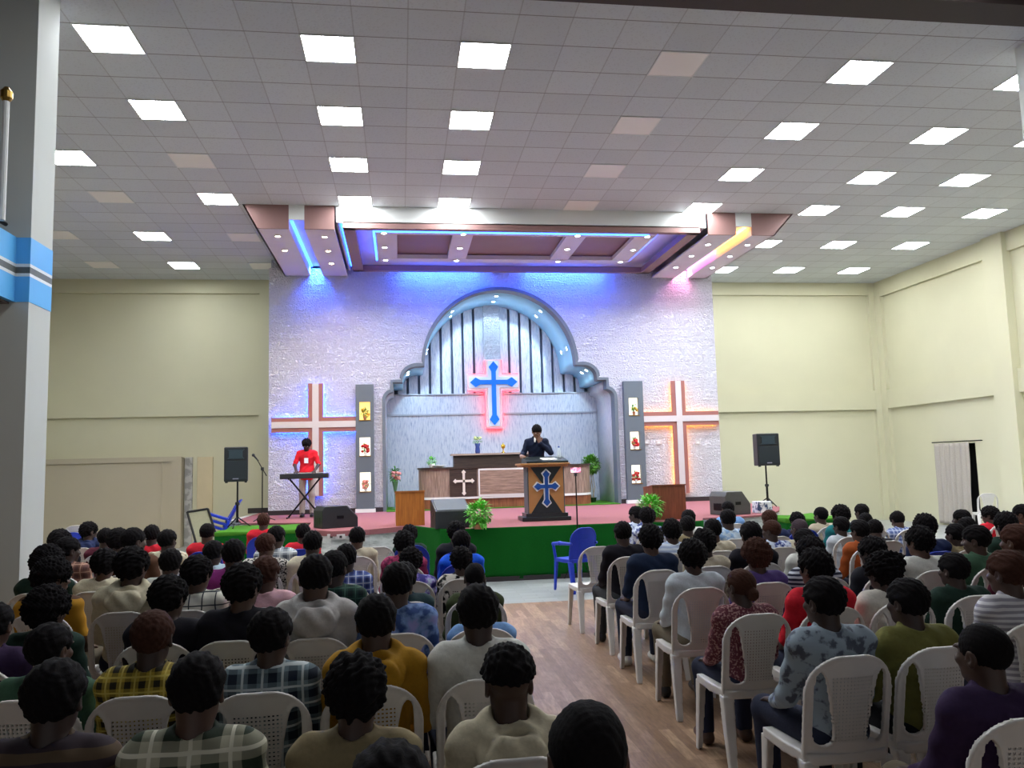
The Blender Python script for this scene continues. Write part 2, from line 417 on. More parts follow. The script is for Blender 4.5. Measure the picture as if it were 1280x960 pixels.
# side galleries: column, fascia with blue stripes, slab, parapet
def column(x0, x1, y0, y1, name, face):
    t = struct(MB().bx(x0, x1, y0, y1, 0, CZ+.02).build(name, M_COLGREY))
    return t
BL = plain('sky_blue_paint', srgb(92, 178, 240), .45, 0, .04, 4); DG = plain('dark_stripe_paint', srgb(92, 98, 98), .5); WH = plain('white_stripe_paint', srgb(222, 226, 230), .5)
def bands(mb_of, x0, x1, y0, y1, zoff=0):
    for m, a, c in ((BL, 3.74, 3.99), (WH, 3.71, 3.74), (DG, 3.65, 3.71), (WH, 3.62, 3.65), (BL, 3.38, 3.62)):
        mb_of[m.name][1].bx(x0, x1, y0, y1, a+zoff, c+zoff)
def gallery(sgn, xf, n):
    col_x = (xf-.55, xf) if sgn < 0 else (xf, xf+.55)
    column(col_x[0], col_x[1], 7.87, 8.34, 'wall_column_%s' % n, sgn)
    d = {m.name: (m, MB()) for m in (BL, WH, DG)}
    e = .004
    bands(d, col_x[0]-e, col_x[1]+e, 7.87-e, 8.34+e)
    f0, f1 = (xf-.35, xf-.12) if sgn < 0 else (xf+.12, xf+.35)
    bands(d, f0, f1, -4, 7.87)
    for k, (m, mb_) in enumerate(d.values()): struct(mb_.build('trim_%s_%s' % (n, 'abc'[k]), m))
    s0, s1 = (XL, f1-.05) if sgn < 0 else (f0+.05, XR)
    struct(MB().bx(s0, s1, -4, 7.87, 3.36, 3.52).build('ceiling_gallery_%s' % n, M_REAR))
gallery(-1, -3.4, 'left'); gallery(1, 7.43, 'right')
# hanging pale pipe on the left gallery
g = thing('gallery_railing', (-3.6, 7.1, 3.98), 'dark low railing on top of the blue gallery front', 'railing')
b = MB(); b.tube([(0, -6, .12), (0, .72, .12)], .02); 
for k in range(9): b.tube([(0, -6+.8*k, 0), (0, -6+.8*k, .12)], .014)
b.build('rail', M_METAL, g)
q = at(4, 225, 7.3)
g = thing('gallery_post', (q.x, 7.3, 3.98), 'slim pale post rising from the gallery above the blue band', 'post')
MB().tube([(0, 0, 0), (0, 0, 1.07)], .028, 10).build('shaft', M_WHITE, g); MB().lathe([(.03, 1.07), (.05, 1.1), (.05, 1.16), (.02, 1.2)], n=12).build('finial', plain('brass', srgb(150, 120, 60), .35, .9), g)

# ------------------------------------------------------------------ stage
p1_, p2_, p3_ = onz(503, 657, SZ), onz(560, 661, SZ), onz(614, 660, SZ)
fl = [(-3.3, 17.2), (-3.0, 16.0), (-2.3, 15.6), (-1.62, 15.4), (-1.52, 13.5), (-1.1, 13.05), (-.5, 13.1), (.1, 13.55), (.22, 13.55), (.6, 12.62), (1.0, 12.48), (3.75, 12.48), (4.3, 12.25), (4.7, 12.35), (4.95, 12.95), (5.5, 12.9), (6.3, 13.3), (6.9, 14.2), (7.4, 15.2), (7.5, 17.0)]
poly = fl+[(7.5, YB), (-3.3, YB)]
struct(MB().prism(poly, .0, SZ-.03, 'xy').build('floor_stage', M_STONE))
inner = fl[:]
struct(MB().prism([(x, y-.03) for x, y in fl]+[(7.5, YW+2.2), (-3.3, YW+2.2)], SZ-.03, SZ, 'xy').build('floor_stage_carpet', M_CARPET))
# pink lip on the left apron
lip = MB(); pts = fl[3:8]
for (a, c) in zip(pts, pts[1:]): lip.quad((a[0], a[1]-.035, SZ-.08), (c[0], c[1]-.035, SZ-.08), (c[0], c[1]-.035, SZ), (a[0], a[1]-.035, SZ))
lo = lip.build('trim_7', M_CARPET); md = lo.modifiers.new('s', 'SOLIDIFY'); md.thickness = .03; struct(lo)
# raised stone ground under the stage left end (speaker stands there)
struct(MB().bx(-3.55, -3.3, 17.4, YB, 0, SZ-.03).build('floor_stage_side', M_STONE))
# green cloth over the middle apron (hangs to the floor, slightly wavy)
gp = [(.2, 13.5), (.6, 12.58), (1.0, 12.43), (3.75, 12.43), (4.3, 12.2), (4.72, 12.31)]
def along(pts, n):
    L = [0]
    for a, c in zip(pts, pts[1:]): L.append(L[-1]+math.dist(a, c))
    out = []
    for k in range(n+1):
        s = L[-1]*k/n; i = max(j for j in range(len(L)) if L[j] <= s+1e-9); i = min(i, len(pts)-2)
        t = (s-L[i])/(L[i+1]-L[i]); a, c = pts[i], pts[i+1]; out.append((a[0]+t*(c[0]-a[0]), a[1]+t*(c[1]-a[1]), s))
    return out
bm = bmesh.new(); rows = []
for z in [SZ+.006, SZ-.02]+[SZ-.02-(SZ-.05)*k/8 for k in range(1, 9)]:
    rows.append([bm.verts.new((x+.0, y-.012*math.sin(s*9+1)*(1-z/SZ)-.01*math.sin(s*23)*(1-z/SZ), z)) for x, y, s in along(gp, 90)])
for A, B in zip(rows, rows[1:]):
    for k in range(90): bm.faces.new((A[k], A[k+1], B[k+1], B[k]))
me = bpy.data.meshes.new('stage_cloth'); bm.to_mesh(me); bm.free()
o = link('stage_cloth', me, M_GCLOTH, None, True); md = o.modifiers.new('s', 'SOLIDIFY'); md.thickness = .012; md.offset = 0
tag(o, 'dark green cloth hanging over the curved front of the stage', 'cloth')
struct(MB().prism([(x, y-.02) for x, y in gp]+[(4.6, 13.3), (.3, 13.6)], 0, .07, 'xy').build('baseboard_front', M_DARKBASE))

# ------------------------------------------------------------------ plaster wall with arched recess
R0, ZS = 1.78, 4.09
TW_L, TW_R, TW_T = -2.9, 7.57, 6.35
def arch():
    h = [(2.68, SZ), (2.68, 3.3)]
    h += [(2.5+.18*math.cos(a), 3.3+.2*math.sin(a)) for a in [PI/2*k/6 for k in range(1, 7)]]
    h += [(2.5, 3.72), (2.28, 3.72), (2.28, 3.8)]
    h += [(1.93+.35*math.cos(a), 3.8+.29*math.sin(a)) for a in [PI/2*k/8 for k in range(1, 9)]]
    h += [(1.78, 4.09)]
    h += [(R0*math.cos(a), ZS+R0*math.sin(a)) for a in [PI/2*k/24 for k in range(1, 25)]]
    return h            # right half, bottom to apex
half = arch()
op = [(XC+x, z) for x, z in half]+[(XC-x, z) for x, z in half[-2::-1]]     # right bottom -> apex -> left bottom
poly = [(TW_L, SZ), (TW_L, TW_T), (TW_R, TW_T), (TW_R, SZ)]+op
struct(MB().prism(poly, YW, YW+.3, 'xz').build('wall_stage', M_TEX))
# sides closing the plaster wall to the back wall
struct(MB().bx(TW_L, TW_L+.2, YW+.3, YB, 0, CZ).bx(TW_R-.2, TW_R, YW+.3, YB, 0, CZ).build('wall_stage_side', M_TEX))
YN = 20.35
def strip(pts, y0, y1, m, name):
    mb_ = MB(); A = [mb_.bm.verts.new((x, y0, z)) for x, z in pts]; B = [mb_.bm.verts.new((x, y1, z)) for x, z in pts]
    for k in range(len(pts)-1): mb_.bm.faces.new((A[k], A[k+1], B[k+1], B[k]))
    o = mb_.build(name, m); md = o.modifiers.new('s', 'SOLIDIFY'); md.thickness = .03; md.offset = 0; smooth_angle(o, 25); return struct(o)
i0 = 8                    # everything above the quarter curve is painted soffit
nR = len(half)
strip(op[i0:len(op)-i0], YW+.29, YN+.02, M_SOFF, 'ceiling_recess')
strip(op[:i0+1], YW+.29, YN+.02, M_MARB, 'wall_recess_right'); strip(op[len(op)-i0-1:], YW+.29, YN+.02, M_MARB, 'wall_recess_left')
# raised grey edging around the arch
def ribbon(pts, wd, y0, y1, m, name):
    n = len(pts); off = []
    inn = []
    for k in range(n):
        a = Vector(pts[max(k-1, 0)]); c = Vector(pts[min(k+1, n-1)]); t = (c-a).normalized(); off.append((pts[k][0]+t.y*wd, pts[k][1]-t.x*wd)); inn.append((pts[k][0]-t.y*.012, pts[k][1]+t.x*.012))
    pts = inn
    mb_ = MB()
    L = [[mb_.bm.verts.new((p[0], y, p[1])) for p in P_] for P_ in (pts, off) for y in (y0, y1)]
    for k in range(n-1):
        for A, B in ((0, 2), (2, 3), (3, 1), (1, 0)): mb_.bm.faces.new((L[A][k], L[A][k+1], L[B][k+1], L[B][k]))
    return struct(mb_.build(name, m))
ribbon(op, .06, YW-.045, YW+.32, M_EDGE, 'trim_8')
# recess back: lower panelled wall with ledge and the slatted upper wall
zl = at(617, 493, 20.1).z; zr = at(617, 517, 20.1).z
b = MB(); b.bx(XC-2.66, XC+2.66, 20.1, 20.4, SZ, zl); struct(b.build('wall_recess_lower', M_MARB))
struct(MB().bx(XC-2.66, XC+2.66, 20.07, 20.12, zr-.02, zr+.02).bx(XC-2.66, XC+2.66, 20.06, 20.4, zl, zl+.03).build('trim_9', plain('ledge_grey', srgb(168, 174, 186), .5)))
struct(MB().bx(XC-2.7, XC+2.7, 20.38, 20.5, SZ, 6.2).build('wall_recess_back', plain('blue_grey_backing', srgb(104, 120, 144), .6, 0, .05, 5)))
b = MB()                  # upright panels, dark gaps between them
gx = [.2]+[.455+.281*k for k in range(8)]
for s in (-1, 1):
    for a_, c_ in zip(gx, gx[1:]):
        a_ += .0 if a_ == .2 else .033; c_ -= .033
        b.bx(XC+s*a_, XC+s*c_, 20.26, 20.4, zl+.02, ZS+math.sqrt(max(.02, R0*R0-min(R0-.02, a_)**2)))
struct(b.build('wall_recess_panels', M_MARB))
struct(MB().bx(XC-.2, XC+.2, 20.14, 20.4, zl, ZS+R0+.0).build('wall_recess_pilaster', mat_texwall('pale_pilaster', (226, 228, 238), (190, 196, 214))))
# turf strips in the recess and plinth skirting
b = MB(); b.bx(XC-2.66, XC+2.66, YW-.25, 20.1, SZ, SZ+.02); struct(b.build('floor_turf', M_GREEN))
b = MB(); b.bx(TW_L, XC-2.72, YW-.03, YW+.05, SZ-.01, SZ+.1); b.bx(XC+2.72, TW_R, YW-.03, YW+.05, SZ-.01, SZ+.1); b.bx(-3.55, TW_L, YB-1.2, YB-1.12, SZ, SZ+.12)
struct(b.build('baseboard_stage', M_DARKBASE))

# recess spotlights (pairs in the vault), real lamps
M_SPOT = emit('spot_glow', (.85, .95, 1, 1), 60.0); M_SPOTW = emit('spot_glow_warm', (1, .72, .38, 1), 40.0)
def lamp(typ, name, loc, energy, color, parent=None, size=.1, rot=None, sy=None):
    d = bpy.data.lights.new(name, typ); d.energy = energy; d.color = color
    if typ == 'AREA':
        d.size = size
        if sy: d.shape = 'RECTANGLE'; d.size_y = sy
    else: d.shadow_soft_size = size
    o = bpy.data.objects.new(name, d); COL.objects.link(o); o.location = loc
    if rot: o.rotation_euler = rot
    if parent: o.parent = parent
    return o
k = 0
spots = []
for ang in (15, 52, 90, 128, 165):
    a = math.radians(ang)
    for y in (YW+.55, YW+1.2): spots.append((XC+(R0-.025)*math.cos(a), y, ZS+(R0-.025)*math.sin(a), -math.cos(a), -math.sin(a), 'main vault', ang))
for s in (-1, 1):
    for y in (YW+.5, YW+1.0): spots.append((XC+s*(1.93+.22), y, 3.8+.29*.62+.03, -s*.5, -.8, 'right side lobe' if s > 0 else 'left side lobe', 0))
ordn = {15: 'low on the right', 52: 'high on the right', 90: 'at the top', 128: 'high on the left', 165: 'low on the left', 0: 'set'}
for x, y, z, nx, nz, part, ang in spots:
    dr = Vector((nx, 0, nz)).normalized()
    depth = 'front' if y < YW+.7 else 'rear'
    g = thing('recess_spotlight', (x, y, z), '%s small round spotlight %s in the %s of the arch' % (depth, ordn[ang], part), 'spotlight', 'spotlights under the arch')
    rot = dr.to_track_quat('Z', 'Y').to_euler(); g.rotation_euler = rot
    MB().lathe([(.05, .0), (.055, .008), (.045, .016), (.04, .012)], n=16).build('rim', M_CHROME, g)
    MB().lathe([(.038, .004), (.038, .013), (.02, .018)], n=14).build('bulb', M_SPOT, g)
    if depth == 'rear': lamp('SPOT', 'light', (0, 0, .05), 17, (.58, .84, 1), g, .04, (PI, 0, 0)).data.spot_size = 2.4

# ------------------------------------------------------------------ canopy over the stage
CB = 6.2; CF = 14.73; CR = YW-.03
cn = thing('stage_canopy', (XC, CF, CB), 'stepped mauve and white canopy with blue light coves hanging over the stage', 'canopy')
def cpart(name, fn, m):
    mb_ = MB(); fn(mb_); o = mb_.build(name, m); o.parent = cn; o.matrix_parent_inverse = Matrix.Translation(cn.location).inverted(); return o
x0, x1 = -1.13, 6.0
def fr(b):
    b.bx(x0+.12, x1-.12, CF+.0, CF+.14, CB, CB+.12); b.bx(x0+.12, x1-.12, CR-.42, CR-.3, CB, CB+.12); b.bx(x0+.12, x0+.34, CF+.02, CR-.3, CB, CB+.12); b.bx(x1-.34, x1-.12, CF+.02, CR-.3, CB, CB+.12)
cpart('frame', fr, M_MAUVE)
cpart('fascia', lambda b: b.bx(x0, x1, CF, CF+.06, CB+.1, CZ), M_WHITE)
cpart('ceiling_board', lambda b: b.bx(x0, x1, CF+.05, CR, CB+.24, CB+.3), M_LILAC)
cpart('upstand', lambda b: b.bx(x0, x0+.04, CF, CR, CB+.1, CZ), M_WHITE); cpart('upstand', lambda b: b.bx(x1-.04, x1, CF, CR, CB+.1, CZ), M_WHITE)
ix0, ix1, iy0, iy1 = -.42, 5.1, CF+.42+.3, CR-1.0
iy1 = 17.3; iy0 = 15.0
def ring(b):
    z0, z1 = CB+.03, CB+.12
    xs = [ix0, ix0+.4, 1.05, 1.45, 3.3, 3.7, ix1-.4, ix1]
    for k in (0, 2, 4, 6): b.bx(xs[k], xs[k+1], iy0+.004, iy1-.004, z0+.004, z1-.004)
    b.bx(ix0, ix1, iy0, iy0+.22, z0, z1); b.bx(ix0, ix1, iy1-.3, iy1, z0, z1)
cpart('spot_panel', ring, M_LILAC)
cpart('inset_board', lambda b: b.bx(ix0+.1, ix1-.1, iy0+.1, iy1-.1, CB+.14, CB+.2), M_MAUVE)
M_LED = emit('blue_led', (.02, .09, 1, 1), BLUE); M_LEDO = emit('amber_led', (1, .42, .06, 1), 7); M_LEDP = emit('pink_led', (.9, .25, .8, 1), 5)
def led(b):
    b.bx(ix0-.02, ix1-.2, iy0-.08, iy0-.03, CB-.005, CB+.025); b.bx(ix0-.06, ix0-.02, iy0, iy1, CB+.06, CB+.1); b.bx(ix1+.02, ix1+.06, iy0, iy1, CB+.08, CB+.12); b.bx(ix0, ix1, iy1+.02, iy1+.06, CB+.08, CB+.12)
    b.bx(x0+.06, x0+.09, CF+.1, CR-.2, CB+.15, CB+.18)
cpart('led_strip', led, M_LED)
def wing(name, xa, xb, sa, sb, outx_top, sgn):
    def f(b):
        b.bx(xa, sa, CF+.03, CR, CB-.03, CB+.0); b.bx(sb, xb, CF+.03, CR, CB-.03, CB)
    cpart('wing_soffit', f, M_LILAC)
    def g(b):
        if sgn < 0:
            b.prism([(xa, CB-.03), (sa, CB-.03), (sa, CZ), (outx_top, CZ)], CF, CF+.04, 'xz'); b.bx(sb, xb, CF, CF+.04, CB-.03, CZ)
            b.prism([(xa, CB-.03), (xa+.03, CB-.03), (outx_top+.03, CZ), (outx_top, CZ)], CF, CR, 'xz')
        else:
            b.prism([(xb, CB-.03), (outx_top, CZ), (sb, CZ), (sb, CB-.03)], CF, CF+.04, 'xz'); b.bx(xa, sa, CF, CF+.04, CB-.03, CZ)
            b.prism([(xb, CB-.03), (outx_top, CZ), (outx_top-.03, CZ), (xb-.03, CB-.03)], CF, CR, 'xz')
    cpart('wing_fascia', g, M_MAUVE)
    cpart('slot_liner', lambda b: (b.bx(sa, sb, CF, CF+.04, CB+.14, CZ), b.bx(sa-.02, sa, CF+.04, CR, CB, CB+.25), b.bx(sb, sb+.02, CF+.04, CR, CB, CB+.25), b.bx(sa, sb, CF+.04, CR, CB+.2, CB+.25)), M_WHITE)
wing('left', -2.56, -1.16, -1.98, -1.7, -2.8, -1); wing('right', 6.05, 7.42, 6.62, 6.95, 7.84, 1)
cpart('led_strip', lambda b: (b.bx(-1.97, -1.93, CF+.15, CR-.1, CB+.15, CB+.19)), M_LED)
cpart('led_strip', lambda b: (b.bx(6.86, 6.91, CF+.15, 16.6, CB+.15, CB+.19)), M_LEDO)
cpart('led_strip', lambda b: (b.bx(6.86, 6.91, 16.6, CR-.1, CB+.15, CB+.19)), M_LEDP)
def spot(x, y, z, m, pw=60):
    r = MB().lathe([(.055, .0), (.06, -.01), (.05, -.018), (.045, -.01)], (x, y, z), 16).build('spotlight', M_CHROME)
    r.parent = cn; r.matrix_parent_inverse = Matrix.Translation(cn.location).inverted()
    e = MB().lathe([(.044, -.002), (.044, -.014), (.02, -.02)], (x, y, z), 14).build('bulb', m); e.parent = r
    l = lamp('SPOT', 'spot_light', (x, y, z-.03), pw, (1, .75, .45) if m is M_SPOTW else (.86, .92, 1), r, .04); l.data.spot_size = 2.3; l.data.spot_blend = .6
    return r
for x in (-.27, 1.25, 3.5, 4.92):
    for y in (15.1, 16.1, 17.1): spot(x, y, CB+.03, M_SPOT)
for x, y in ((-2.24, 15.2), (-2.25, 16.2), (-1.38, 15.2), (-1.4, 16.2), (-1.42, 17.2)): spot(x, y, CB-.03, M_SPOTW)
for x, y in ((6.3, 15.4), (6.28, 16.3), (6.28, 17.3), (7.15, 15.4), (7.15, 16.3), (7.15, 17.3)): spot(x, y, CB-.03, M_SPOT)
for x, wd, c, e in ((1.0, 1.9, (.03, .12, 1), 32), (3.9, 1.9, (.03, .12, 1), 32), (-1.84, .2, (.03, .12, 1), 18), (6.8, .2, (1, .35, .6), 4)):
    l = lamp('AREA', 'cove_light', (x, CR-.2, CB+.14), e, c, None, wd, (math.radians(30), 0, 0), .06)
    l.parent = cn; l.matrix_parent_inverse = Matrix.Translation(cn.location).inverted()

# ------------------------------------------------------------------ square ceiling lights
TX = {'L3': -10, 'L2': -7, 'L1': -4, 'A': 0, 'B': 3, 'C': 7, 'D': 11, 'E': 15, 'F': 18, 'G': 21}
LIT = {'A': (0, 3, 6, 9), 'B': (0, 3, 6, 9), 'D': (0, 3, 6, 9), 'E': (0, 3, 6, 9, 13, 17), 'F': (0, 3, 6, 9, 13, 17), 'G': (0, 3, 6, 9, 13, 17),
       'L1': (0, 3, 9), 'L2': (0, 3, 6, 13, 17), 'L3': (3, 6)}
OFF = {'C': (0, 3, 6, 9), 'L1': (6, 13, 17), 'L2': (9,), 'L3': (9, 13, 17)}
M_PAN = emit('panel_glow', (.93, .97, 1, 1), PANEL); M_POFF = plain('unlit_panel', srgb(232, 228, 224), .4, 0, .02, 3)
colname = {'L3': 'outer left line', 'L2': 'second line from the left wall', 'L1': 'third line from the left wall', 'A': 'line above the left seats', 'B': 'line left of the aisle',
           'C': 'unlit line over the aisle', 'D': 'line over the right aisle seats', 'E': 'third line from the right wall', 'F': 'second line from the right wall', 'G': 'line along the right wall'}
rown = {-4: 'added unseen before the dark beam', -8: 'added unseen over the camera', 0: 'nearest the camera', 3: 'second from the camera', 6: 'third from the camera', 9: 'level with the canopy front', 13: 'second from the back wall', 17: 'nearest the back wall'}
frame_me = glow_me = off_me = None
LIT_ADDED = {'A': (-4, -8), 'B': (-4,), 'D': (-4, -8), 'E': (-4,)}  # unseen panels added above the nearer seats to brighten them
for lit, tab in ((1, LIT), (1, LIT_ADDED), (0, OFF)):
    for cnm, rws in tab.items():
        for r in rws:
            g = thing('ceiling_light', (-.764+.6*TX[cnm], 9.061+.6*r, CZ+(.02 if r < 0 else 0)), '%s square ceiling panel, %s, %s' % ('lit' if lit else 'unlit', colname[cnm].replace('unlit ', ''), rown[r]), 'ceiling light', 'lit ceiling panels' if lit else 'unlit ceiling panels')
            if frame_me is None:
                frame_me = MB().bx(-.3, .3, -.3, -.285, -.012, .0).bx(-.3, .3, .285, .3, -.012, 0).bx(-.3, -.285, -.3, .3, -.012, 0).bx(.285, .3, -.3, .3, -.012, 0).build('frame', M_WHITE, g).data
                glow_me = MB().bx(-.285, .285, -.285, .285, -.009, -.001).build('diffuser', M_PAN, g).data
            else:
                link('frame', frame_me, None, g)
                if lit: link('diffuser', glow_me, None, g)
                elif off_me is None: off_me = MB().bx(-.285, .285, -.285, .285, -.009, -.001).build('diffuser', M_POFF, g).data
                else: link('diffuser', off_me, None, g)
# ================================================================== crosses, niche columns, desk, lectern ...
M_OFFW = plain('off_white_board', srgb(196, 190, 190), .5, 0, .04, 6); M_BROWNX = plain('terracotta_trim', srgb(150, 96, 88), .5, 0, .08, 8)
def wall_cross(cx, zt, zb, zc, hw, bar, led_m, label):
    g = thing('wall_cross', (cx, YW-.1, zb), label, 'cross', 'tall plaster wall crosses')
    t = bar/2; H = zt-zb; c = zc-zb
    def cr(b, t, e, y0, y1): b.prism([(-t, 0+e), (t, 0+e), (t, c-t), (hw-e, c-t), (hw-e, c+t), (t, c+t), (t, H-e), (-t, H-e), (-t, c+t), (-hw+e, c+t), (-hw+e, c-t), (-t, c-t)], y0, y1, 'xz')
    b = MB(); cr(b, t, 0, 0, .05); b.build('frame', M_BROWNX, g)
    b = MB(); cr(b, t*.42, 0, -.02, .0); b.build('inlay', M_OFFW, g)
    b = MB(); i = t-.03
    for s in (-1, 1):
        b.bx(s*i-.012, s*i+.012, .052, .07, .05, c-t); b.bx(s*i-.012, s*i+.012, .052, .07, c+t, H-.03)
        for q in (c-i, c+i): b.bx(s*t, s*(hw-.05), .052, .07, q-.012, q+.012)
    b.build('led_strip', led_m, g)
xl = at(394, 550, YW); xr = at(850, 550, YW)
M_LEDX = emit('blue_backlight', (.02, .09, 1, 1), 42); M_LEDY = emit('amber_backlight', (1, .36, .04, 1), 9)
wall_cross(-1.87, 3.7, 1.2, 2.78, .955, .33, M_LEDX, 'tall brown and white cross on the left of the wall, glowing blue behind')
wall_cross(6.55, 3.66, 1.0, 2.76, .975, .33, M_LEDY, 'tall brown and white cross on the right of the wall, glowing amber behind')

rnd = random.Random(5)
M_RED = plain('red_petals', srgb(200, 40, 44), .7, 0, .3, 60); M_PINK = plain('pink_petals', srgb(236, 150, 140), .7, 0, .3, 60)
M_YEL = plain('yellow_petals', srgb(220, 170, 60), .7, 0, .3, 60); M_LEAF = plain('leaf_green', srgb(66, 140, 44), .5, 0, .45, 14)
M_LEAFB = plain('bright_leaf_green', srgb(96, 186, 56), .5, 0, .45, 14); M_TERRA = plain('clay_pot', srgb(170, 110, 76), .7)
M_WPOT = plain('white_pot', srgb(236, 236, 232), .35)
def leaf(mb_, p, d, L, W, up=.3):
    d = Vector(d).normalized(); s = d.cross(Vector((0, 0, 1))); s = s.normalized() if s.length > .01 else Vector((1, 0, 0)); n = s.cross(d)
    p = Vector(p); v = [mb_.bm.verts.new(q) for q in (p, p+d*L*.45+s*W*.5+n*L*.06, p+d*L-n*L*up, p+d*L*.45-s*W*.5+n*L*.06, p+d*L*.5-n*L*.03)]
    mb_.bm.faces.new((v[0], v[1], v[4])); mb_.bm.faces.new((v[1], v[2], v[4])); mb_.bm.faces.new((v[2], v[3], v[4])); mb_.bm.faces.new((v[3], v[0], v[4]))
def bush(mb_, c, r, n, L, W, flat=1, umin=-.75):
    for k in range(n):
        a = rnd.uniform(0, 2*PI); u = rnd.uniform(umin, 1); q = math.sqrt(1-u*u); rr = rnd.uniform(.45, 1)
        d = Vector((q*math.cos(a), q*math.sin(a), u*flat)); p = Vector(c)+Vector((d.x*r[0], d.y*r[1], d.z*r[2]))*rr*.8
        leaf(mb_, p, d+Vector((rnd.uniform(-.6, .6), rnd.uniform(-.6, .6), rnd.uniform(-.3, .5))), L*rnd.uniform(.7, 1.2), W*rnd.uniform(.7, 1.2))
def blossom(mb_, c, r):
    for k in range(7):
        a = 2*PI*k/7; mb_.sphere((c[0]+r*.55*math.cos(a), c[1]+r*.4*math.sin(a), c[2]+.3*r*math.sin(a*2)), r*.5, 8, 6)
    mb_.sphere(c, r*.6, 8, 6)

# niche columns
M_NGLOW = [emit('niche_glow_amber', (1, .66, .2, 1), .7), emit('niche_glow_white', (1, .93, .78, 1), .75)]
M_BRASS = plain('brass', srgb(150, 120, 60), .35, .9)
nz = [(2.86, 3.27), (2.06, 2.47), (1.27, 1.69)]
def niche_column(cx, wd, side):
    g = thing('niche_column', (cx, YW-.14, SZ), 'slate grey %s column with three lit flower niches' % ('left' if side < 0 else 'right'), 'column', 'grey niche columns')
    w2 = wd/2; T = 3.66-SZ; b = MB(); nw = .12
    b.bx(-w2, -nw, 0, .16, .08, T); b.bx(nw, w2, 0, .16, .08, T)
    zs = [.08]+[q-SZ for z0, z1 in nz[::-1] for q in (z0, z1)]+[T]
    for k in range(0, len(zs), 2): b.bx(-nw, nw, 0, .16, zs[k], zs[k+1])
    b.build('body', M_GREY, g)
    MB().bx(-w2-.02, w2+.02, -.02, .18, 0, .08).build('base', M_WHITE, g)
    for k, (z0, z1) in enumerate(nz):
        MB().bx(-nw, nw, .125, .15, z0-SZ, z1-SZ).build('light_panel', M_NGLOW[0 if (k == 0 and side < 0) else 1], g)
        MB().bx(-nw-.012, nw+.012, -.012, .02, z0-SZ-.02, z0-SZ).build('shelf', M_BRASS, g)
        side_n = 'left' if side < 0 else 'right'; lev = ('top', 'middle', 'bottom')[k]
        colr = ('yellow', 'red', 'pink')[k] if side < 0 else ('yellow', 'red', 'red')[k]
        f = thing('flower_arrangement', (cx+rnd.uniform(-.01, .01), YW-.085, z0), '%s flowers in a small pot in the %s niche of the %s grey column' % (colr, lev, side_n), 'flowers', 'flowers in the lit niches')
        f.scale = (1.15, 1.0, 1.4)
        MB().lathe([(.022, 0), (.034, .05), (.036, .06), (.028, .055)], n=14).build('pot', M_TERRA if k == 0 else M_WPOT, f)
        b = MB(); bush(b, (0, 0, .12), (.075, .04, .07), 60, .055, .026); b.tube([(0, 0, .04), (.01, 0, .14)], .004, 5); b.tube([(0, 0, .04), (-.03, 0, .16)], .004, 5); b.build('foliage', M_LEAF, f)
        b = MB()
        for q in range(10 if k else 5): blossom(b, (rnd.uniform(-.07, .07), rnd.uniform(-.035, .01), .1+rnd.uniform(-.04, .07)), rnd.uniform(.026, .04))
        b.build('blossoms', {'yellow': M_YEL, 'red': M_RED, 'pink': M_PINK}[colr], f, True)
niche_column(-.79, .4, -1); niche_column(5.44, .46, 1)

# arrow-tipped crosses
def arrow_cross(b, arms, w, tip, tl, y0, y1):
    """arms: (up, right, down, left) lengths from the centre; w bar half width; tip half width of the arrow heads"""
    dirs = [((0, 1), (1, 0)), ((1, 0), (0, -1)), ((0, -1), (-1, 0)), ((-1, 0), (0, 1))]
    pts = []
    for (d, s), L in zip(dirs, arms):
        for a, c in ((w, -w), (L-tl, -w), (L-tl*.55, -tip), (L, 0), (L-tl*.55, tip), (L-tl, w)):
            pts.append((d[0]*a+s[0]*c, d[1]*a+s[1]*c))
    b.prism(pts, y0, y1, 'xz')
c = at(612, 478, 20.0)
g = thing('altar_cross', (XC, 20.02, c.z), 'bright blue arrow-tipped cross on white board glowing red, centre of the arch', 'cross')
U, D, Hh = .56, 1.12, .64
def plus(b, t, e, y0, y1): b.prism([(-t, -D-e), (t, -D-e), (t, -t), (Hh+e, -t), (Hh+e, t), (t, t), (t, U+e), (-t, U+e), (-t, t), (-Hh-e, t), (-Hh-e, -t), (-t, -t)], y0, y1, 'xz')
b = MB(); plus(b, .2, .02, -.04, .07); b.build('backing', plain('pale_pink_board', srgb(244, 206, 210), .5, 0, .04), g)
b = MB(); t = .2
for s in (-1, 1):
    b.bx(s*(t+.012)-.01, s*(t+.012)+.01, -.03, .06, -D, -t); b.bx(s*(t+.012)-.01, s*(t+.012)+.01, -.03, .06, t+.02, U)
    b.bx(s*t, s*Hh, -.03, .06, -t-.025, -t-.005); b.bx(s*t, s*Hh, -.03, .06, t+.005, t+.02)
b.bx(-t, t, -.03, .06, -D-.045, -D-.025)
b.build('led_strip', emit('red_led', (1, .04, .06, 1), 3.5), g)
b = MB(); plus(b, .135, -.02, -.06, -.04); b.build('board', plain('white_board', srgb(232, 236, 246), .4, 0, .03), g)
b = MB(); arrow_cross(b, (U-.03, Hh-.04, D-.04, Hh-.04), .055, .12, .26, -.1, -.06); b.build('cross_face', plain('vivid_blue', srgb(0, 120, 236), .4, 0, .03), g)

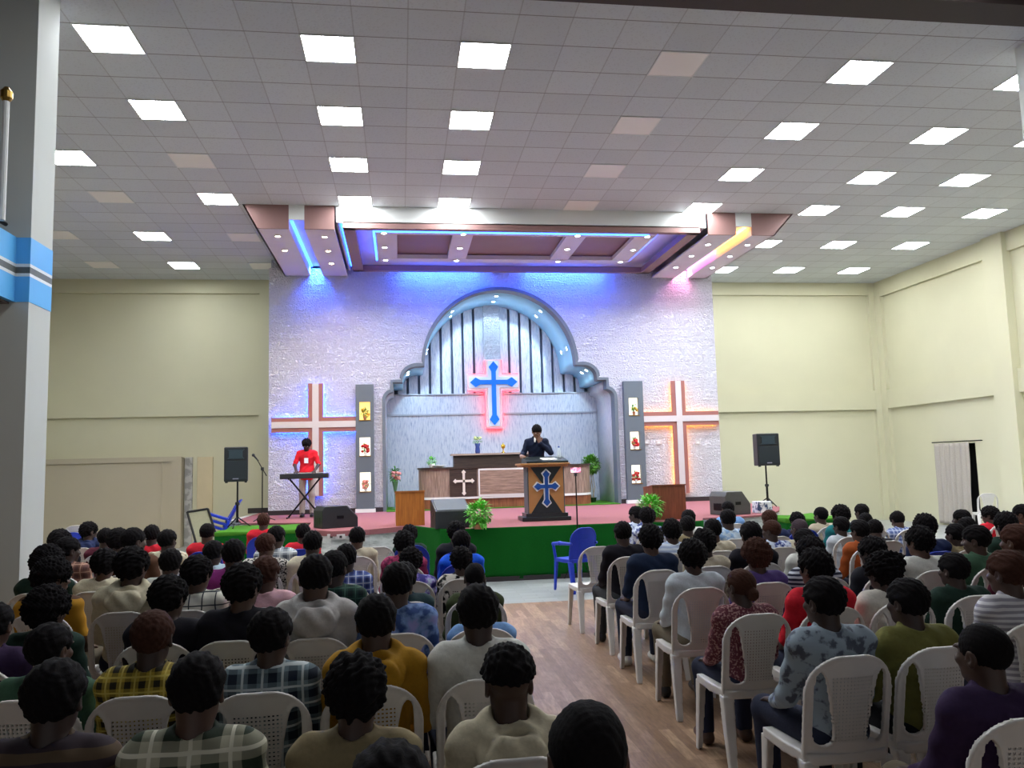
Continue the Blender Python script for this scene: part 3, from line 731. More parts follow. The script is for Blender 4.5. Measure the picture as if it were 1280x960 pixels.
# altar desk: low front counter with rounded left end, raised rear counter
M_WAL = wood('striped_walnut_upright', srgb(104, 86, 76), srgb(164, 142, 126), 'z', 1.0, .45); M_WALX = wood('striped_walnut', srgb(100, 80, 70), srgb(164, 138, 122), 'x', 1.0, .45)
M_DWOOD = wood('dark_espresso_wood', srgb(44, 34, 30), srgb(70, 56, 48), 'x', 1, .4); M_KICK = wood('red_brown_kick', srgb(110, 62, 40), srgb(150, 92, 62), 'z', 1, .5)
M_TOPW = wood('pale_edge_wood', srgb(150, 128, 112), srgb(186, 164, 146), 'x', 1, .4)
dY = 18.25
a = at(524, 585, dY); e = at(742, 585, dY); ztop = a.z; X0, X1 = a.x, e.x
zl0 = at(600, 623, dY).z
g = thing('altar_desk', ((X0+X1)/2, dY, SZ), 'wide walnut altar desk with white cross and raised rear counter under the arch', 'desk')
ox = (X0+X1)/2
def dpart(name, b, m, par=None): return b.build(name, m, par or g)
W2 = (X1-X0)/2; T = ztop-SZ; kz = zl0-SZ
def rounded(b, r, y0, y1, z0, z1, gx=0):
    # plan with rounded front corners
    pts = [(-W2-gx, y1)]+[(-W2-gx+r-r*math.cos(q), y0+r-r*math.sin(q)) for q in [PI/2*k/6 for k in range(7)]]+[(W2+gx-r+r*math.sin(q), y0+r-r*math.cos(q)) for q in [PI/2*k/6 for k in range(7)]]+[(W2+gx, y1)]
    b.prism(pts, z0, z1, 'xy'); return b
dpart('body', rounded(MB(), .45, 0, .75, kz+.04, T-.04), M_WAL)
dpart('worktop', rounded(MB(), .47, -.04, .79, T-.04, T, .03), M_DWOOD)
dpart('white_band', rounded(MB(), .46, -.015, .76, kz, kz+.05, .01), M_WHITE)
dpart('kickboard', rounded(MB(), .4, .03, .72, 0, kz), M_KICK)
xa, xb, xc_, xd = [at(q, 600, dY).x-ox for q in (562, 596, 598, 659)]
dpart('cross_panel', MB().bx(xa, xb, -.02, .3, kz+.05, T-.05), M_DWOOD)
fp = MB().bx(xc_, xd, -.03, .3, kz+.05, T-.05); dpart('front_panel_border', fp, M_WHITE)
dpart('front_panel', MB().bx(xc_+.03, xd-.03, -.036, .28, kz+.09, T-.09), M_WALX)
b = MB(); cz = (kz+.05+T-.05)/2+.04; cx = (xa+xb)/2+.01
# budded white cross
b.bx(cx-.026, cx+.026, -.05, -.02, cz-.27, cz+.2); b.bx(cx-.19, cx+.19, -.05, -.02, cz-.026, cz+.026)
for dx, dz in ((0, .2), (0, -.27), (.19, 0), (-.19, 0)):
    q = .052; b.prism([(cx+dx, cz+dz+q), (cx+dx+q, cz+dz), (cx+dx, cz+dz-q), (cx+dx-q, cz+dz)], -.055, -.02, 'xz')
dpart('white_cross', b, plain('ivory_trim', srgb(214, 206, 196), .5))
ra = at(567, 568, dY+.7); rb = at(665, 566, dY+.7)
dpart('rear_counter', MB().bx(ra.x-ox, rb.x-ox, .72, 1.05, 0, ra.z-SZ-.03, .01), M_DWOOD)
dpart('rear_counter_top', MB().bx(ra.x-ox-.06, rb.x-ox+.05, .66, 1.1, ra.z-SZ-.03, ra.z-SZ+.01), M_TOPW)
TZ2 = ra.z+.01
# things on the desk
q = at(540, 580, dY+.3)
f = thing('potted_plant', (q.x, dY+.35, ztop), 'small leafy green plant on the left end of the altar desk', 'plant')
MB().lathe([(.05, 0), (.07, .07), (.075, .09), (.06, .085)], n=16).build('pot', M_WPOT, f)
b = MB(); bush(b, (0, 0, .15), (.1, .1, .09), 80, .07, .035); b.build('foliage', M_LEAFB, f)
q = at(549, 581, dY+.3)
o = MB().lathe([(.06, 0), (.1, .012), (.17, .05), (.165, .055), (.09, .02), (.0, .016)], n=24).build('bowl', M_WPOT, None, True); o.location = (q.x, dY+.3, ztop); tag(o, 'shallow white bowl beside the small plant on the altar desk', 'bowl')
q = at(597, 560, dY+.85)
f = thing('flower_vase', (q.x, dY+.85, TZ2), 'blue vase with green and pale flowers on the rear counter', 'vase')
MB().lathe([(.05, 0), (.06, .05), (.05, .16), (.07, .24), (.062, .24), (.04, .16)], n=18).build('vase', plain('blue_glaze', srgb(60, 78, 140), .25), f, True)
b = MB(); bush(b, (0, 0, .3), (.1, .1, .08), 60, .08, .03); b.build('foliage', M_LEAF, f)
b = MB(); [blossom(b, (rnd.uniform(-.07, .07), rnd.uniform(-.07, .03), .33+rnd.uniform(0, .06)), .035) for k in range(6)]; b.build('blossoms', plain('pale_petals', srgb(210, 216, 150), .7), f, True)
q = at(629, 562, dY+.85)
o = MB().lathe([(.05, 0), (.05, .015), (.014, .03), (.012, .09), (.05, .13), (.055, .19), (.03, .2), (.012, .21), (.012, .24), (.0, .245)], n=18).build('chalice', plain('gold', srgb(200, 160, 60), .25, 1), None, True); o.location = (q.x, dY+.85, TZ2); tag(o, 'small gold chalice standing on the rear counter below the cross', 'chalice')

# lectern
lp = onz(684, 651, SZ); LY = lp.y
zt = at(684, 579, LY).z-SZ; 
g = thing('lectern', (lp.x, LY, SZ), 'bronze and black lectern with a blue white-edged cross, standing front of stage', 'lectern')
M_BRZ = plain('bronze_laminate', srgb(170, 122, 70), .4, .1, .06, 20); M_BLK = plain('black_laminate', srgb(26, 34, 34), .3, 0, .1, 8); M_GRYS = plain('grey_side_laminate', srgb(74, 84, 92), .4, 0, .06, 8)
hw = at(709, 620, LY).x-lp.x-.0; hw = .30
MB().bx(-.43, .41, -.06, .5, 0, .07, .012).bx(-.36, .36, -.03, .46, .07, .13).build('base', M_BLK, g)
MB().bx(-hw-.02, hw+.02, .012, .42, .13, zt-.06).build('body', M_GRYS, g)
MB().bx(-hw, hw, 0, .014, .13, zt-.06).build('front_panel', M_BRZ, g)
mz = .13+(zt-.19)*.5
b = MB(); zz0, zz1 = .13, zt-.06
b.prism([(-hw+.03, zz0), (hw-.03, zz0), (.0, mz+.02)], -.012, .002, 'xz'); b.prism([(-hw+.03, zz1), (.0, mz+.02), (hw-.03, zz1)], -.012, .002, 'xz'); b.build('black_inlay', M_BLK, g)
b = MB(); arrow_cross(b, (.3, .24, .36, .24), .048, .085, .14, -.03, -.012); b.build('cross_edge', M_WHITE, g).location = (0, 0, mz+.06)
b = MB(); arrow_cross(b, (.275, .215, .335, .215), .03, .062, .12, -.042, -.03); b.build('cross', plain('royal_blue', srgb(22, 74, 150), .3), g).location = (0, 0, mz+.06)
b = MB(); b.bx(-.42, .37, -.1, .52, zt-.06, zt-.03, .006); b.bx(-.45, .4, -.13, .54, zt-.03, zt+.005, .008); b.build('shelf', M_BRZ, g)
b = MB(); b.prism([(-.1, zt+.005), (.5, zt+.005), (.5, zt+.12), (-.1, zt+.035)], -.34, .38, 'yz'); b.build('reading_top', M_BLK, g)
def on_lectern(dx, dy): return Vector((lp.x+dx, LY+dy, SZ+zt+.035+(dy+.1)*.142))
p = on_lectern(.3, .3)
g = thing('water_bottle', p, 'small clear water bottle with blue cap on the lectern', 'bottle')
MB().lathe([(.03, 0), (.033, .01), (.033, .12), (.014, .16), (.014, .175)], n=16).build('bottle', plain('clear_plastic', srgb(214, 224, 232), .15), g, True); MB().lathe([(.016, .175), (.016, .2)], n=14).build('cap', plain('cap_blue', srgb(40, 80, 170), .4), g)
p = on_lectern(.08, .12)
o = MB().box((0, 0, .006), (.26, .2, .01), None, .003).build('paper', plain('white_paper', srgb(238, 236, 230), .7)); o.location = p; o.rotation_euler = (.141, 0, .1); tag(o, 'white sheets of paper lying on the lectern top', 'paper')

# phone on a tripod in front of the stage
pp = at(722, 665, 12.2); px = pp.x
zph = at(720, 588, 12.2).z
g = thing('phone_tripod', (px, 12.2, 0), 'thin black tripod holding a phone up in front of the green stage cloth', 'tripod')
MB().tube([(0, 0, .35), (0, 0, zph-.07)], [.014, .009], 8).build('pole', M_METAL, g)
for k in range(3):
    a = 2*PI*k/3+.5; MB().tube([(0, 0, .42), (.3*math.cos(a)*.8, .26*math.sin(a)*.8, .012)], .008, 6).build('leg', M_METAL, g)
MB().bx(-.02, .02, -.012, .012, zph-.09, zph-.05).bx(-.03, .03, -.008, .004, zph-.052, zph-.04).build('clamp', M_BLACK, g)
g2 = thing('phone', (px, 12.19, zph-.04), 'phone held sideways on the tripod, its screen showing the pink stage', 'phone')
MB().box((0, 0, .045), (.17, .01, .085), None, .004).build('case', M_BLACK, g2)
def mat_screen():
    t = NT('phone_screen'); c = t.ramp(t.noise(16, 3), [(.35, srgb(240, 220, 230)), (.5, srgb(224, 130, 160)), (.62, srgb(120, 70, 90))]); t.col(c); t.l(c, t.b.inputs['Emission Color']); t.b.inputs['Emission Strength'].default_value = .9; return t.done(.3)
MB().bx(-.08, .08, -.0066, -.0052, .007, .083).build('screen', mat_screen(), g2)

# monitors (wedges) on the stage
def wedge(loc, rz, L, D, H, label, m=None, lip=.45, back=.18, gm=None):
    g = thing('stage_monitor', loc, label, 'stage monitor', None, rz)
    prof = [(-D/2, 0), (D/2, 0), (D/2, H*lip), (D*back, H), (-D*.42, H), (-D/2, H*.8)] 
    b = MB(); b.prism(prof, -L/2, L/2, 'yz'); o = b.build('cabinet', m or M_BLACK, g); bv = o.modifiers.new('b', 'BEVEL'); bv.width = .012; bv.segments = 2
    dy_, dz_ = D*(.5-back), H*(1-lip); n = Vector((0, dz_, dy_)).normalized(); c = Vector((0, D*(.5+back)/2, H*(1+lip)/2)); sl = math.hypot(dy_, dz_)
    ang = math.atan2(-dz_, dy_)
    MB().box((0, 0, 0), (L*.9, sl*.92, .012), None, .004).build('grille', gm or M_GRILLE, g).matrix_local = Matrix.Translation(c+n*.004) @ Matrix.Rotation(ang, 4, 'X')
    for s in (-1, 1): MB().bx(s*(L/2), s*(L/2+.006), -.06, .06, H*.42, H*.56, .002).build('handle', M_METAL, g)
    b = MB(); b.bx(-.1, .1, -D/2-.004, -D/2+.01, H*.2, H*.5); b.build('connector_plate', M_METAL, g)
    return g
p = onz(563, 661, SZ); wedge((p.x+.02, p.y+.3, SZ), PI+.12, .56, .5, .44, 'black wedge monitor between the wooden box and the leafy plant', None, .62, -.38, plain('grey_monitor_top', srgb(72, 78, 82), .6))
p = onz(420, 660, SZ); wedge((p.x-.02, p.y+.2, SZ), -1.12, .42, .62, .36, 'black wedge monitor lying in front of the keyboard player')
p = onz(922, 644, SZ); wedge((p.x, p.y+.3, SZ), -1.25, .42, .56, .4, 'dark grey wedge monitor at the right end of the stage', m=plain('worn_grey_plastic', srgb(74, 74, 72), .6, 0, .15, 20))
b = MB(); b.bx(-.05, .05, -.006, 0, -.04, .04); o = b.build('sticker', M_OFFW); p = at(916, 619, 13.2); o.location = p
bpy.data.objects.remove(o)

# wooden lecterns (plain boxes with sloping open backs)
M_OAK = wood('orange_oak_veneer', srgb(146, 84, 28), srgb(188, 118, 46), 'z', .8, .4); M_MAH = wood('red_mahogany_veneer', srgb(104, 54, 34), srgb(140, 78, 50), 'z', .8, .4)
def box_lectern(loc, rz, wd, d, h, m, label):
    g = thing('wooden_lectern', loc, label, 'wooden lectern', None, rz); t = .02
    MB().bx(-wd/2, wd/2, 0, t, .0, h, .003).build('front_panel', m, g)
    for s in (-1, 1): MB().prism([(t, 0), (d, 0), (d, h*.92), (t, h)], s*(wd/2)-(t if s > 0 else 0), s*(wd/2)+(t if s < 0 else 0), 'yz').build('side_panel', m, g)
    MB().bx(-wd/2+t, wd/2-t, t, d, h*.45, h*.45+t).build('shelf', m, g)
    b = MB(); b.prism([(-.015, h), (d, h*.92), (d, h*.92+t), (-.015, h+t)], -wd/2-.012, wd/2+.012, 'yz'); b.build('top', m, g)
p = onz(513, 657, SZ); q = at(513, 615, p.y); wp = at(531, 640, p.y).x-at(495, 640, p.y).x
box_lectern((p.x, p.y, SZ), .02, wp, .42, q.z-SZ, M_OAK, 'plain orange oak wooden lectern at the left front of the stage')
p = at(838, 650, 12.85); q = at(838, 607, p.y); wp = at(858, 640, p.y).x-at(815, 640, p.y).x
box_lectern((p.x, p.y, SZ), .06, wp*.98, .42, q.z-SZ, M_MAH, 'plain red-brown wooden lectern at the right front of the stage')

def pot_bush(x, y, ztip, r, label, n=460):
    h = ztip-SZ
    g = thing('potted_bush', (x, y, SZ), label, 'plant', 'round bushes on the stage front')
    MB().lathe([(.07, 0), (.08, .02), (.09, .07), (.095, .08), (.085, .08), (.07, .06)], n=20).build('pot', M_TERRA, g, True)
    b = MB(); bush(b, (0, 0, h*.52), (r*1.15, r*1.15, h*.52), n, .085, .05, 1, -.95); 
    for k in range(8): a = k*.8; b.tube([(0, 0, .1), (r*.5*math.cos(a), r*.5*math.sin(a), h*.6)], .006, 5)
    b.build('foliage', M_LEAFB, g)
p = onz(600, 662, SZ); pot_bush(p.x, p.y+.12, at(600, 625, p.y+.1).z, .2, 'round leafy green bush beside the black wedge monitor')
p = at(813, 646, 12.6); pot_bush(p.x, 12.6, at(813, 617, 12.6).z, .2, 'round leafy green bush in front of the red-brown lectern')

# topiary tree and flower stand in the recess
p = at(740, 620, 19.2); zt_ = at(738, 567, 19.2).z
g = thing('topiary_tree', (p.x, 19.2, SZ+.02), 'small round-headed tree with thin pale stems right of the lectern', 'tree')
MB().lathe([(.08, 0), (.09, .02), (.11, .1), (.115, .11), (.1, .11)], n=20).build('pot', plain('dark_green_pot', srgb(40, 74, 40), .5), g, True)
b = MB()
for k in range(4): a = k*1.6; b.tube([(.05*math.cos(a), .05*math.sin(a), .1), (.08*math.cos(a+1), .08*math.sin(a+1), .35), (.03*math.cos(a+2), .03*math.sin(a+2), .75)], [.014, .012, .009], 6)
b.build('stem', plain('pale_bark', srgb(176, 164, 140), .8), g)
b = MB(); bush(b, (0, 0, zt_-SZ-.28), (.27, .27, .27), 1300, .07, .042, 1, -1); b.build('crown', plain('topiary_green', srgb(96, 160, 50), .5, 0, .5, 12), g)
p = at(487, 620, 18.9); zt_ = at(487, 577, 18.9).z
g = thing('flower_stand', (p.x+.13, 18.9, SZ+.02), 'tall green stand of pink flowers inside the left edge of the arch', 'flowers')
MB().lathe([(.1, 0), (.1, .02), (.02, .05), (.016, .35), (.07, .62), (.075, .64), (.05, .62)], n=18).build('stand', plain('green_vase', srgb(90, 130, 90), .4), g, True)
b = MB(); bush(b, (0, 0, .78), (.13, .13, .2), 120, .1, .035); b.build('foliage', M_LEAF, g)
b = MB(); [blossom(b, (rnd.uniform(-.1, .1), rnd.uniform(-.12, 0), .68+rnd.uniform(0, .16)), .045) for k in range(9)]; b.build('blossoms', M_PINK, g, True)

# loudspeakers on stands
def speaker(x, y, z, wd, h, label):
    g = thing('loudspeaker', (x, y, z), label, 'loudspeaker', 'loudspeakers on stands')
    d = .34; pr = [(-wd/2, 0), (wd/2, 0), (wd*.36, d), (-wd*.36, d)]
    o = MB().prism(pr, 0, h, 'xy').build('cabinet', M_BLACK, g); bv = o.modifiers.new('b', 'BEVEL'); bv.width = .02; bv.segments = 3
    MB().bx(-wd*.42, wd*.42, -.008, .004, h*.06, h*.6, .004).build('grille', M_GRILLE, g)
    b = MB(); b.prism([(-wd*.36, h*.66), (wd*.36, h*.66), (wd*.28, h*.7), (wd*.28, h*.88), (wd*.36, h*.93), (-wd*.36, h*.93), (-wd*.28, h*.88), (-wd*.28, h*.7)], -.012, .006, 'xz'); b.build('horn', M_GREY if 0 else plain('horn_black', srgb(52, 66, 74), .35), g)
    MB().bx(-.05, .05, -.012, .0, h*.07, h*.1).build('badge', plain('badge_silver', srgb(150, 150, 170), .4), g)
    for s in (-1, 1): MB().bx(s*wd*.4-.02, s*wd*.4+.02, .02, .06, -.02, .005).build('rubber_foot', M_BLACK, g)
def stand(x, y, z0, ztop, label, spread=.24):
    g = thing('speaker_stand', (x, y, z0), label, 'speaker stand', 'speaker stands')
    H = ztop-z0
    MB().tube([(0, 0, .1), (0, 0, H*.55)], .022, 10).tube([(0, 0, H*.5), (0, 0, H)], .016, 10).build('pole', M_METAL, g)
    MB().lathe([(.035, H*.5), (.04, H*.53), (.035, H*.56)], n=14).build('collar', M_BLACK, g)
    for k in range(3):
        a = 2*PI*k/3+.4; l_ = MB().tube([(0, 0, H*.24), (spread*math.cos(a), spread*math.sin(a), .015)], .011, 6).build('leg', M_METAL, g)
        MB().tube([(0, 0, .06), (spread*.62*math.cos(a), spread*.62*math.sin(a), H*.24*(1-.62))], .007, 6).build('brace', M_METAL, l_)
SY = 14.95
zt_, zb_ = at(297, 559, SY).z, at(297, 602, SY).z; wdt = at(312, 580, SY).x-at(282, 580, SY).x; lx = at(297, 600, SY).x
speaker(lx, SY-.17, zb_, wdt, zt_-zb_, 'black loudspeaker on the stand at the left, before the cream wall')
stand(lx, SY, .78, zb_, 'black tripod stand under the left loudspeaker')
SY = 15.0
zt_, zb_ = at(957, 542, SY).z, at(957, 582, SY).z; wdt = at(971, 560, SY).x-at(943, 560, SY).x; lx = at(957, 580, SY).x
speaker(lx, SY-.17, zb_, wdt, zt_-zb_, 'black loudspeaker on the stand at the right, before the yellowish wall')
stand(lx, SY, SZ, zb_, 'black tripod stand under the right loudspeaker')
# patterned box beside the right stand, and low turf blocks at both ends of the stage
p = at(952, 648, 13.3)
o = MB().bx(-.13, .13, -.13, .13, 0, .2, .008).build('box', printed('blue_white_tiles', srgb(228, 230, 234), srgb(70, 84, 120), 12, .55)); o.location = (6.33, 13.65, SZ); tag(o, 'blue and white patterned box at the right end of the stage', 'box')
def turf_block(x0, x1, y0, y1, h, label):
    g = thing('turf_block', ((x0+x1)/2, (y0+y1)/2, 0), label, 'platform', 'green turf platforms'); w2, d2 = (x1-x0)/2, (y1-y0)/2
    MB().bx(-w2, w2, -d2, d2, 0, h-.02).build('skirt', M_GCLOTH, g)
    f = Field((-w2-.04, -d2-.04, h-.08), (w2+.04, d2+.04, h+.1), .02)
    f.put(lambda X, Y, Z: np.maximum(np.maximum(np.abs(X)-w2-.01, np.abs(Y)-d2-.01), np.abs(Z-h+.01)-.03-.02*np.sin(X*5+1)*np.cos(Y*6)), (-w2, -d2, h-.06), (w2, d2, h+.06), 0)
    link('turf_top', f.mesh('turf_top', M_GREEN), None, g)
a = at(275, 667, 12.6); c = at(362, 667, 12.6)
turf_block(-3.02, -1.72, 13.8, 15.3, .775, 'bright green turf-topped platform in front of the left loudspeaker')
a = at(972, 650, 13.2); c = at(1030, 650, 13.2)
turf_block(a.x, c.x+.2, 12.9, 14.0, .72, 'bright green turf-topped platform right of the stage')

# microphone on a boom stand
MY = 16.4; p = at(328, 640, MY); bx_ = at(328, 600, MY).x
g = thing('microphone_stand', (bx_, MY, SZ), 'slim boom microphone stand between the left loudspeaker and the keyboard player', 'microphone stand')
zt_ = at(327, 586, MY).z-SZ; tip = at(323, 575, MY)
MB().tube([(0, 0, .04), (0, 0, zt_)], .011, 8).build('pole', M_METAL, g)
for k in range(3): a = 2*PI*k/3; MB().tube([(0, 0, .1), (.25*math.cos(a), .25*math.sin(a), .012)], .009, 6).build('leg', M_METAL, g)
d = Vector((tip.x-bx_, -.12, tip.z-SZ-zt_)); MB().tube([Vector((0, 0, zt_))-d*.8, Vector((0, 0, zt_))+d], .009, 8).build('boom', M_METAL, g)
MB().lathe([(.03, -.03), (.032, 0), (.03, .03)], (0, 0, zt_), 12).build('knob', M_BLACK, g)
e = Vector((0, 0, zt_))+d
g2 = thing('microphone', Vector((bx_, MY, SZ))+e, 'black microphone at the raised end of the boom stand', 'microphone')
MB().tube([(.02, .0, -.02), (-.06, -.02, .08)], [.012, .018], 10).build('handle', M_BLACK, g2); MB().sphere((-.072, -.023, .095), .03, 14, 10).build('head', M_GRILLE, g2, True)

# keyboard and stand
KY = 16.9; kc = at(381, 592, KY); kw = at(411, 590, KY).x-at(351, 590, KY).x
g = thing('keyboard_stand', (kc.x, KY, SZ), 'black X-shaped stand under the electronic keyboard', 'keyboard stand')
kz_ = at(381, 597, KY).z-SZ
for s in (-1, 1):
    b = MB(); b.tube([(-s*.33, s*.02, .02), (s*.3, s*.02, kz_-.02)], .018, 8); b.build('leg', M_METAL, g)
    b = MB(); b.tube([(-s*.33, -.18, .02), (-s*.33, .18, .02)], .016, 8); b.build('foot', M_METAL, g)
    b = MB(); b.tube([(s*.3, -.16, kz_-.02), (s*.3, .16, kz_-.02)], .016, 8); b.build('arm', M_METAL, g)
MB().lathe([(.03, -.04), (.03, .04)], (0, 0, kz_*.5), 12).build('hinge', M_BLACK, g)
g = thing('electronic_keyboard', (kc.x, KY, SZ+kz_), 'long black electronic keyboard in front of the player in red', 'keyboard')
o = MB().bx(-kw/2, kw/2, -.145, .14, -.02, .085, .012).build('body', M_BLACK, g)
MB().bx(-kw/2+.06, kw/2-.06, .02, .135, .086, .1).build('white_keys', plain('ivory_keys', srgb(232, 230, 222), .3), g)
b = MB()
for k in range(35):
    if k % 7 not in (2, 6): xk = -kw/2+.06+(k+1)*(kw-.12)/36; b.bx(xk-.007, xk+.007, .02, .09, .1, .108)
b.build('black_keys', M_METAL, g)
MB().bx(-kw/2+.1, kw/2-.1, -.12, -.0, .086, .09).build('control_panel', plain('panel_grey', srgb(60, 66, 74), .4), g)
b = MB(); b.bx(-kw*.3, kw*.22, -.143, -.139, .03, .05); b.build('rear_trim', plain('silver_trim', srgb(120, 124, 128), .3, .6), g)

# wall sockets
for (x, y, lab) in ((808, 553, 'left'), (823, 553, 'middle'), (872, 553, 'right')):
    p = at(x, y, YW)
    g = thing('wall_socket', (p.x, YW-.012, p.z), 'white wall socket on the plaster by the amber cross, %s one' % lab, 'socket', 'sockets by the amber cross')
    MB().box((0, 0, 0), (.13, .02, .09), None, .006).build('plate', M_OFFW, g); MB().bx(-.03, .03, -.014, -.009, -.02, .02).build('switch', M_WHITE, g)
for (x, y, lab) in ((414, 671, 'left'), (426, 671, 'right')):
    p = at(x, y, 13.0)
    g = thing('stage_socket', (p.x, 13.0+.035*(x == 414), p.z), 'white double socket on the grey stage front, %s one of two' % lab, 'socket', 'sockets on the stage front')
    MB().box((0, 0, 0), (.13, .02, .08), None, .006).build('plate', M_OFFW, g); MB().bx(-.02, .02, -.014, -.009, -.02, .02).build('switch', M_DARKBASE, g)

# leaning framed mesh panel by the partition
p0, p1, p2, p3 = at(231, 641, 16.0), at(250, 637, 16.0), at(259, 668, 15.6), at(243, 686, 15.6)
g = thing('mesh_panel', (p0.x, 16.0, 0), 'dark framed mesh panel leaning in the left corner beside the stacked chairs', 'mesh panel')
zt_ = p0.z; wdt = .42
b = MB(); P4 = [Vector((-.02, .25, zt_)), Vector((.36, .25, zt_+.05)), Vector((.82, -.3, .02)), Vector((.42, -.3, .0))]
for k in range(4): b.tube([P4[k], P4[(k+1) % 4]], .022, 8)
b.build('frame', M_METAL, g)
b = MB(); b.quad(*P4); o = b.build('mesh', plain('greenish_mesh', srgb(140, 140, 116), .8), g); md = o.modifiers.new('s', 'SOLIDIFY'); md.thickness = .008

# curtain over the right doorway
yA, yB = 18.66, 17.43
bm = bmesh.new(); rows = []
for k in range(25):
    z = 2.02-k*1.97/24; r = []
    for j in range(61):
        t = j/60; y = yA+(yB-yA)*t*(1-.06*(k/24)) ; amp = .028+.02*k/24
        r.append(bm.verts.new((XR-.07-amp*math.sin(t*2*PI*6.5+.3*math.sin(k*.3))-.01*math.sin(t*31), y, z)))
    rows.append(r)
for A, B in zip(rows, rows[1:]):
    for j in range(60): bm.faces.new((A[j], A[j+1], B[j+1], B[j]))
me = bpy.data.meshes.new('curtain'); bm.to_mesh(me); bm.free()
g = thing('curtain', (0, 0, 0), 'long pale grey curtain hanging over the doorway in the right wall', 'curtain')
o = link('cloth', me, cloth('curtain_cloth', srgb(176, 169, 158)), g, True); md = o.modifiers.new('s', 'SOLIDIFY'); md.thickness = .006
o = MB().tube([(XR-.07, 18.75, 2.05), (XR-.07, 17.0, 2.05)], .014, 8).tube([(XR-.07, 18.7, 2.05), (XR, 18.7, 2.05)], .01, 6).tube([(XR-.07, 17.05, 2.05), (XR, 17.05, 2.05)], .01, 6).build('curtain_rod', M_METAL)
tag(o, 'thin dark curtain rod above the right doorway', 'curtain rod')
# ================================================================== chairs
def mat_chair(name, c, cd):
    t = NT(name); X = t.xyz(); p = .0165
    fx = t.math('ABSOLUTE', t.math('SUBTRACT', t.math('FRACT', t.math('MULTIPLY', t.math('ADD', X[0], 3), 1/p)), .5))
    fz = t.math('ABSOLUTE', t.math('SUBTRACT', t.math('FRACT', t.math('MULTIPLY', X[2], 1/p)), .5))
    hole = t.math('MULTIPLY', t.math('LESS_THAN', fx, .28), t.math('LESS_THAN', fz, .28))
    zone = t.math('MULTIPLY', t.math('LESS_THAN', t.math('ABSOLUTE', X[0]), .095), t.math('MULTIPLY', t.math('GREATER_THAN', X[2], .5), t.math('LESS_THAN', X[2], .79)))
    f = t.math('MULTIPLY', hole, zone)
    t.col(t.mix(t.noise(12), c, cd)); t.b.inputs['Roughness'].default_value = .38
    tr = t.n('ShaderNodeBsdfTransparent'); mx = t.n('ShaderNodeMixShader'); t.l(f, mx.inputs[0]); t.l(t.b.outputs[0], mx.inputs[1]); t.l(tr.outputs[0], mx.inputs[2]); t.l(mx.outputs[0], t.out.inputs[0])
    return t.m
M_CHW = mat_chair('white_chair_plastic', srgb(222, 218, 214), srgb(206, 202, 198)); M_CHB = mat_chair('blue_chair_plastic', srgb(24, 58, 190), srgb(18, 46, 160))
def back_y(z): return -.205-(z-.43)*.2
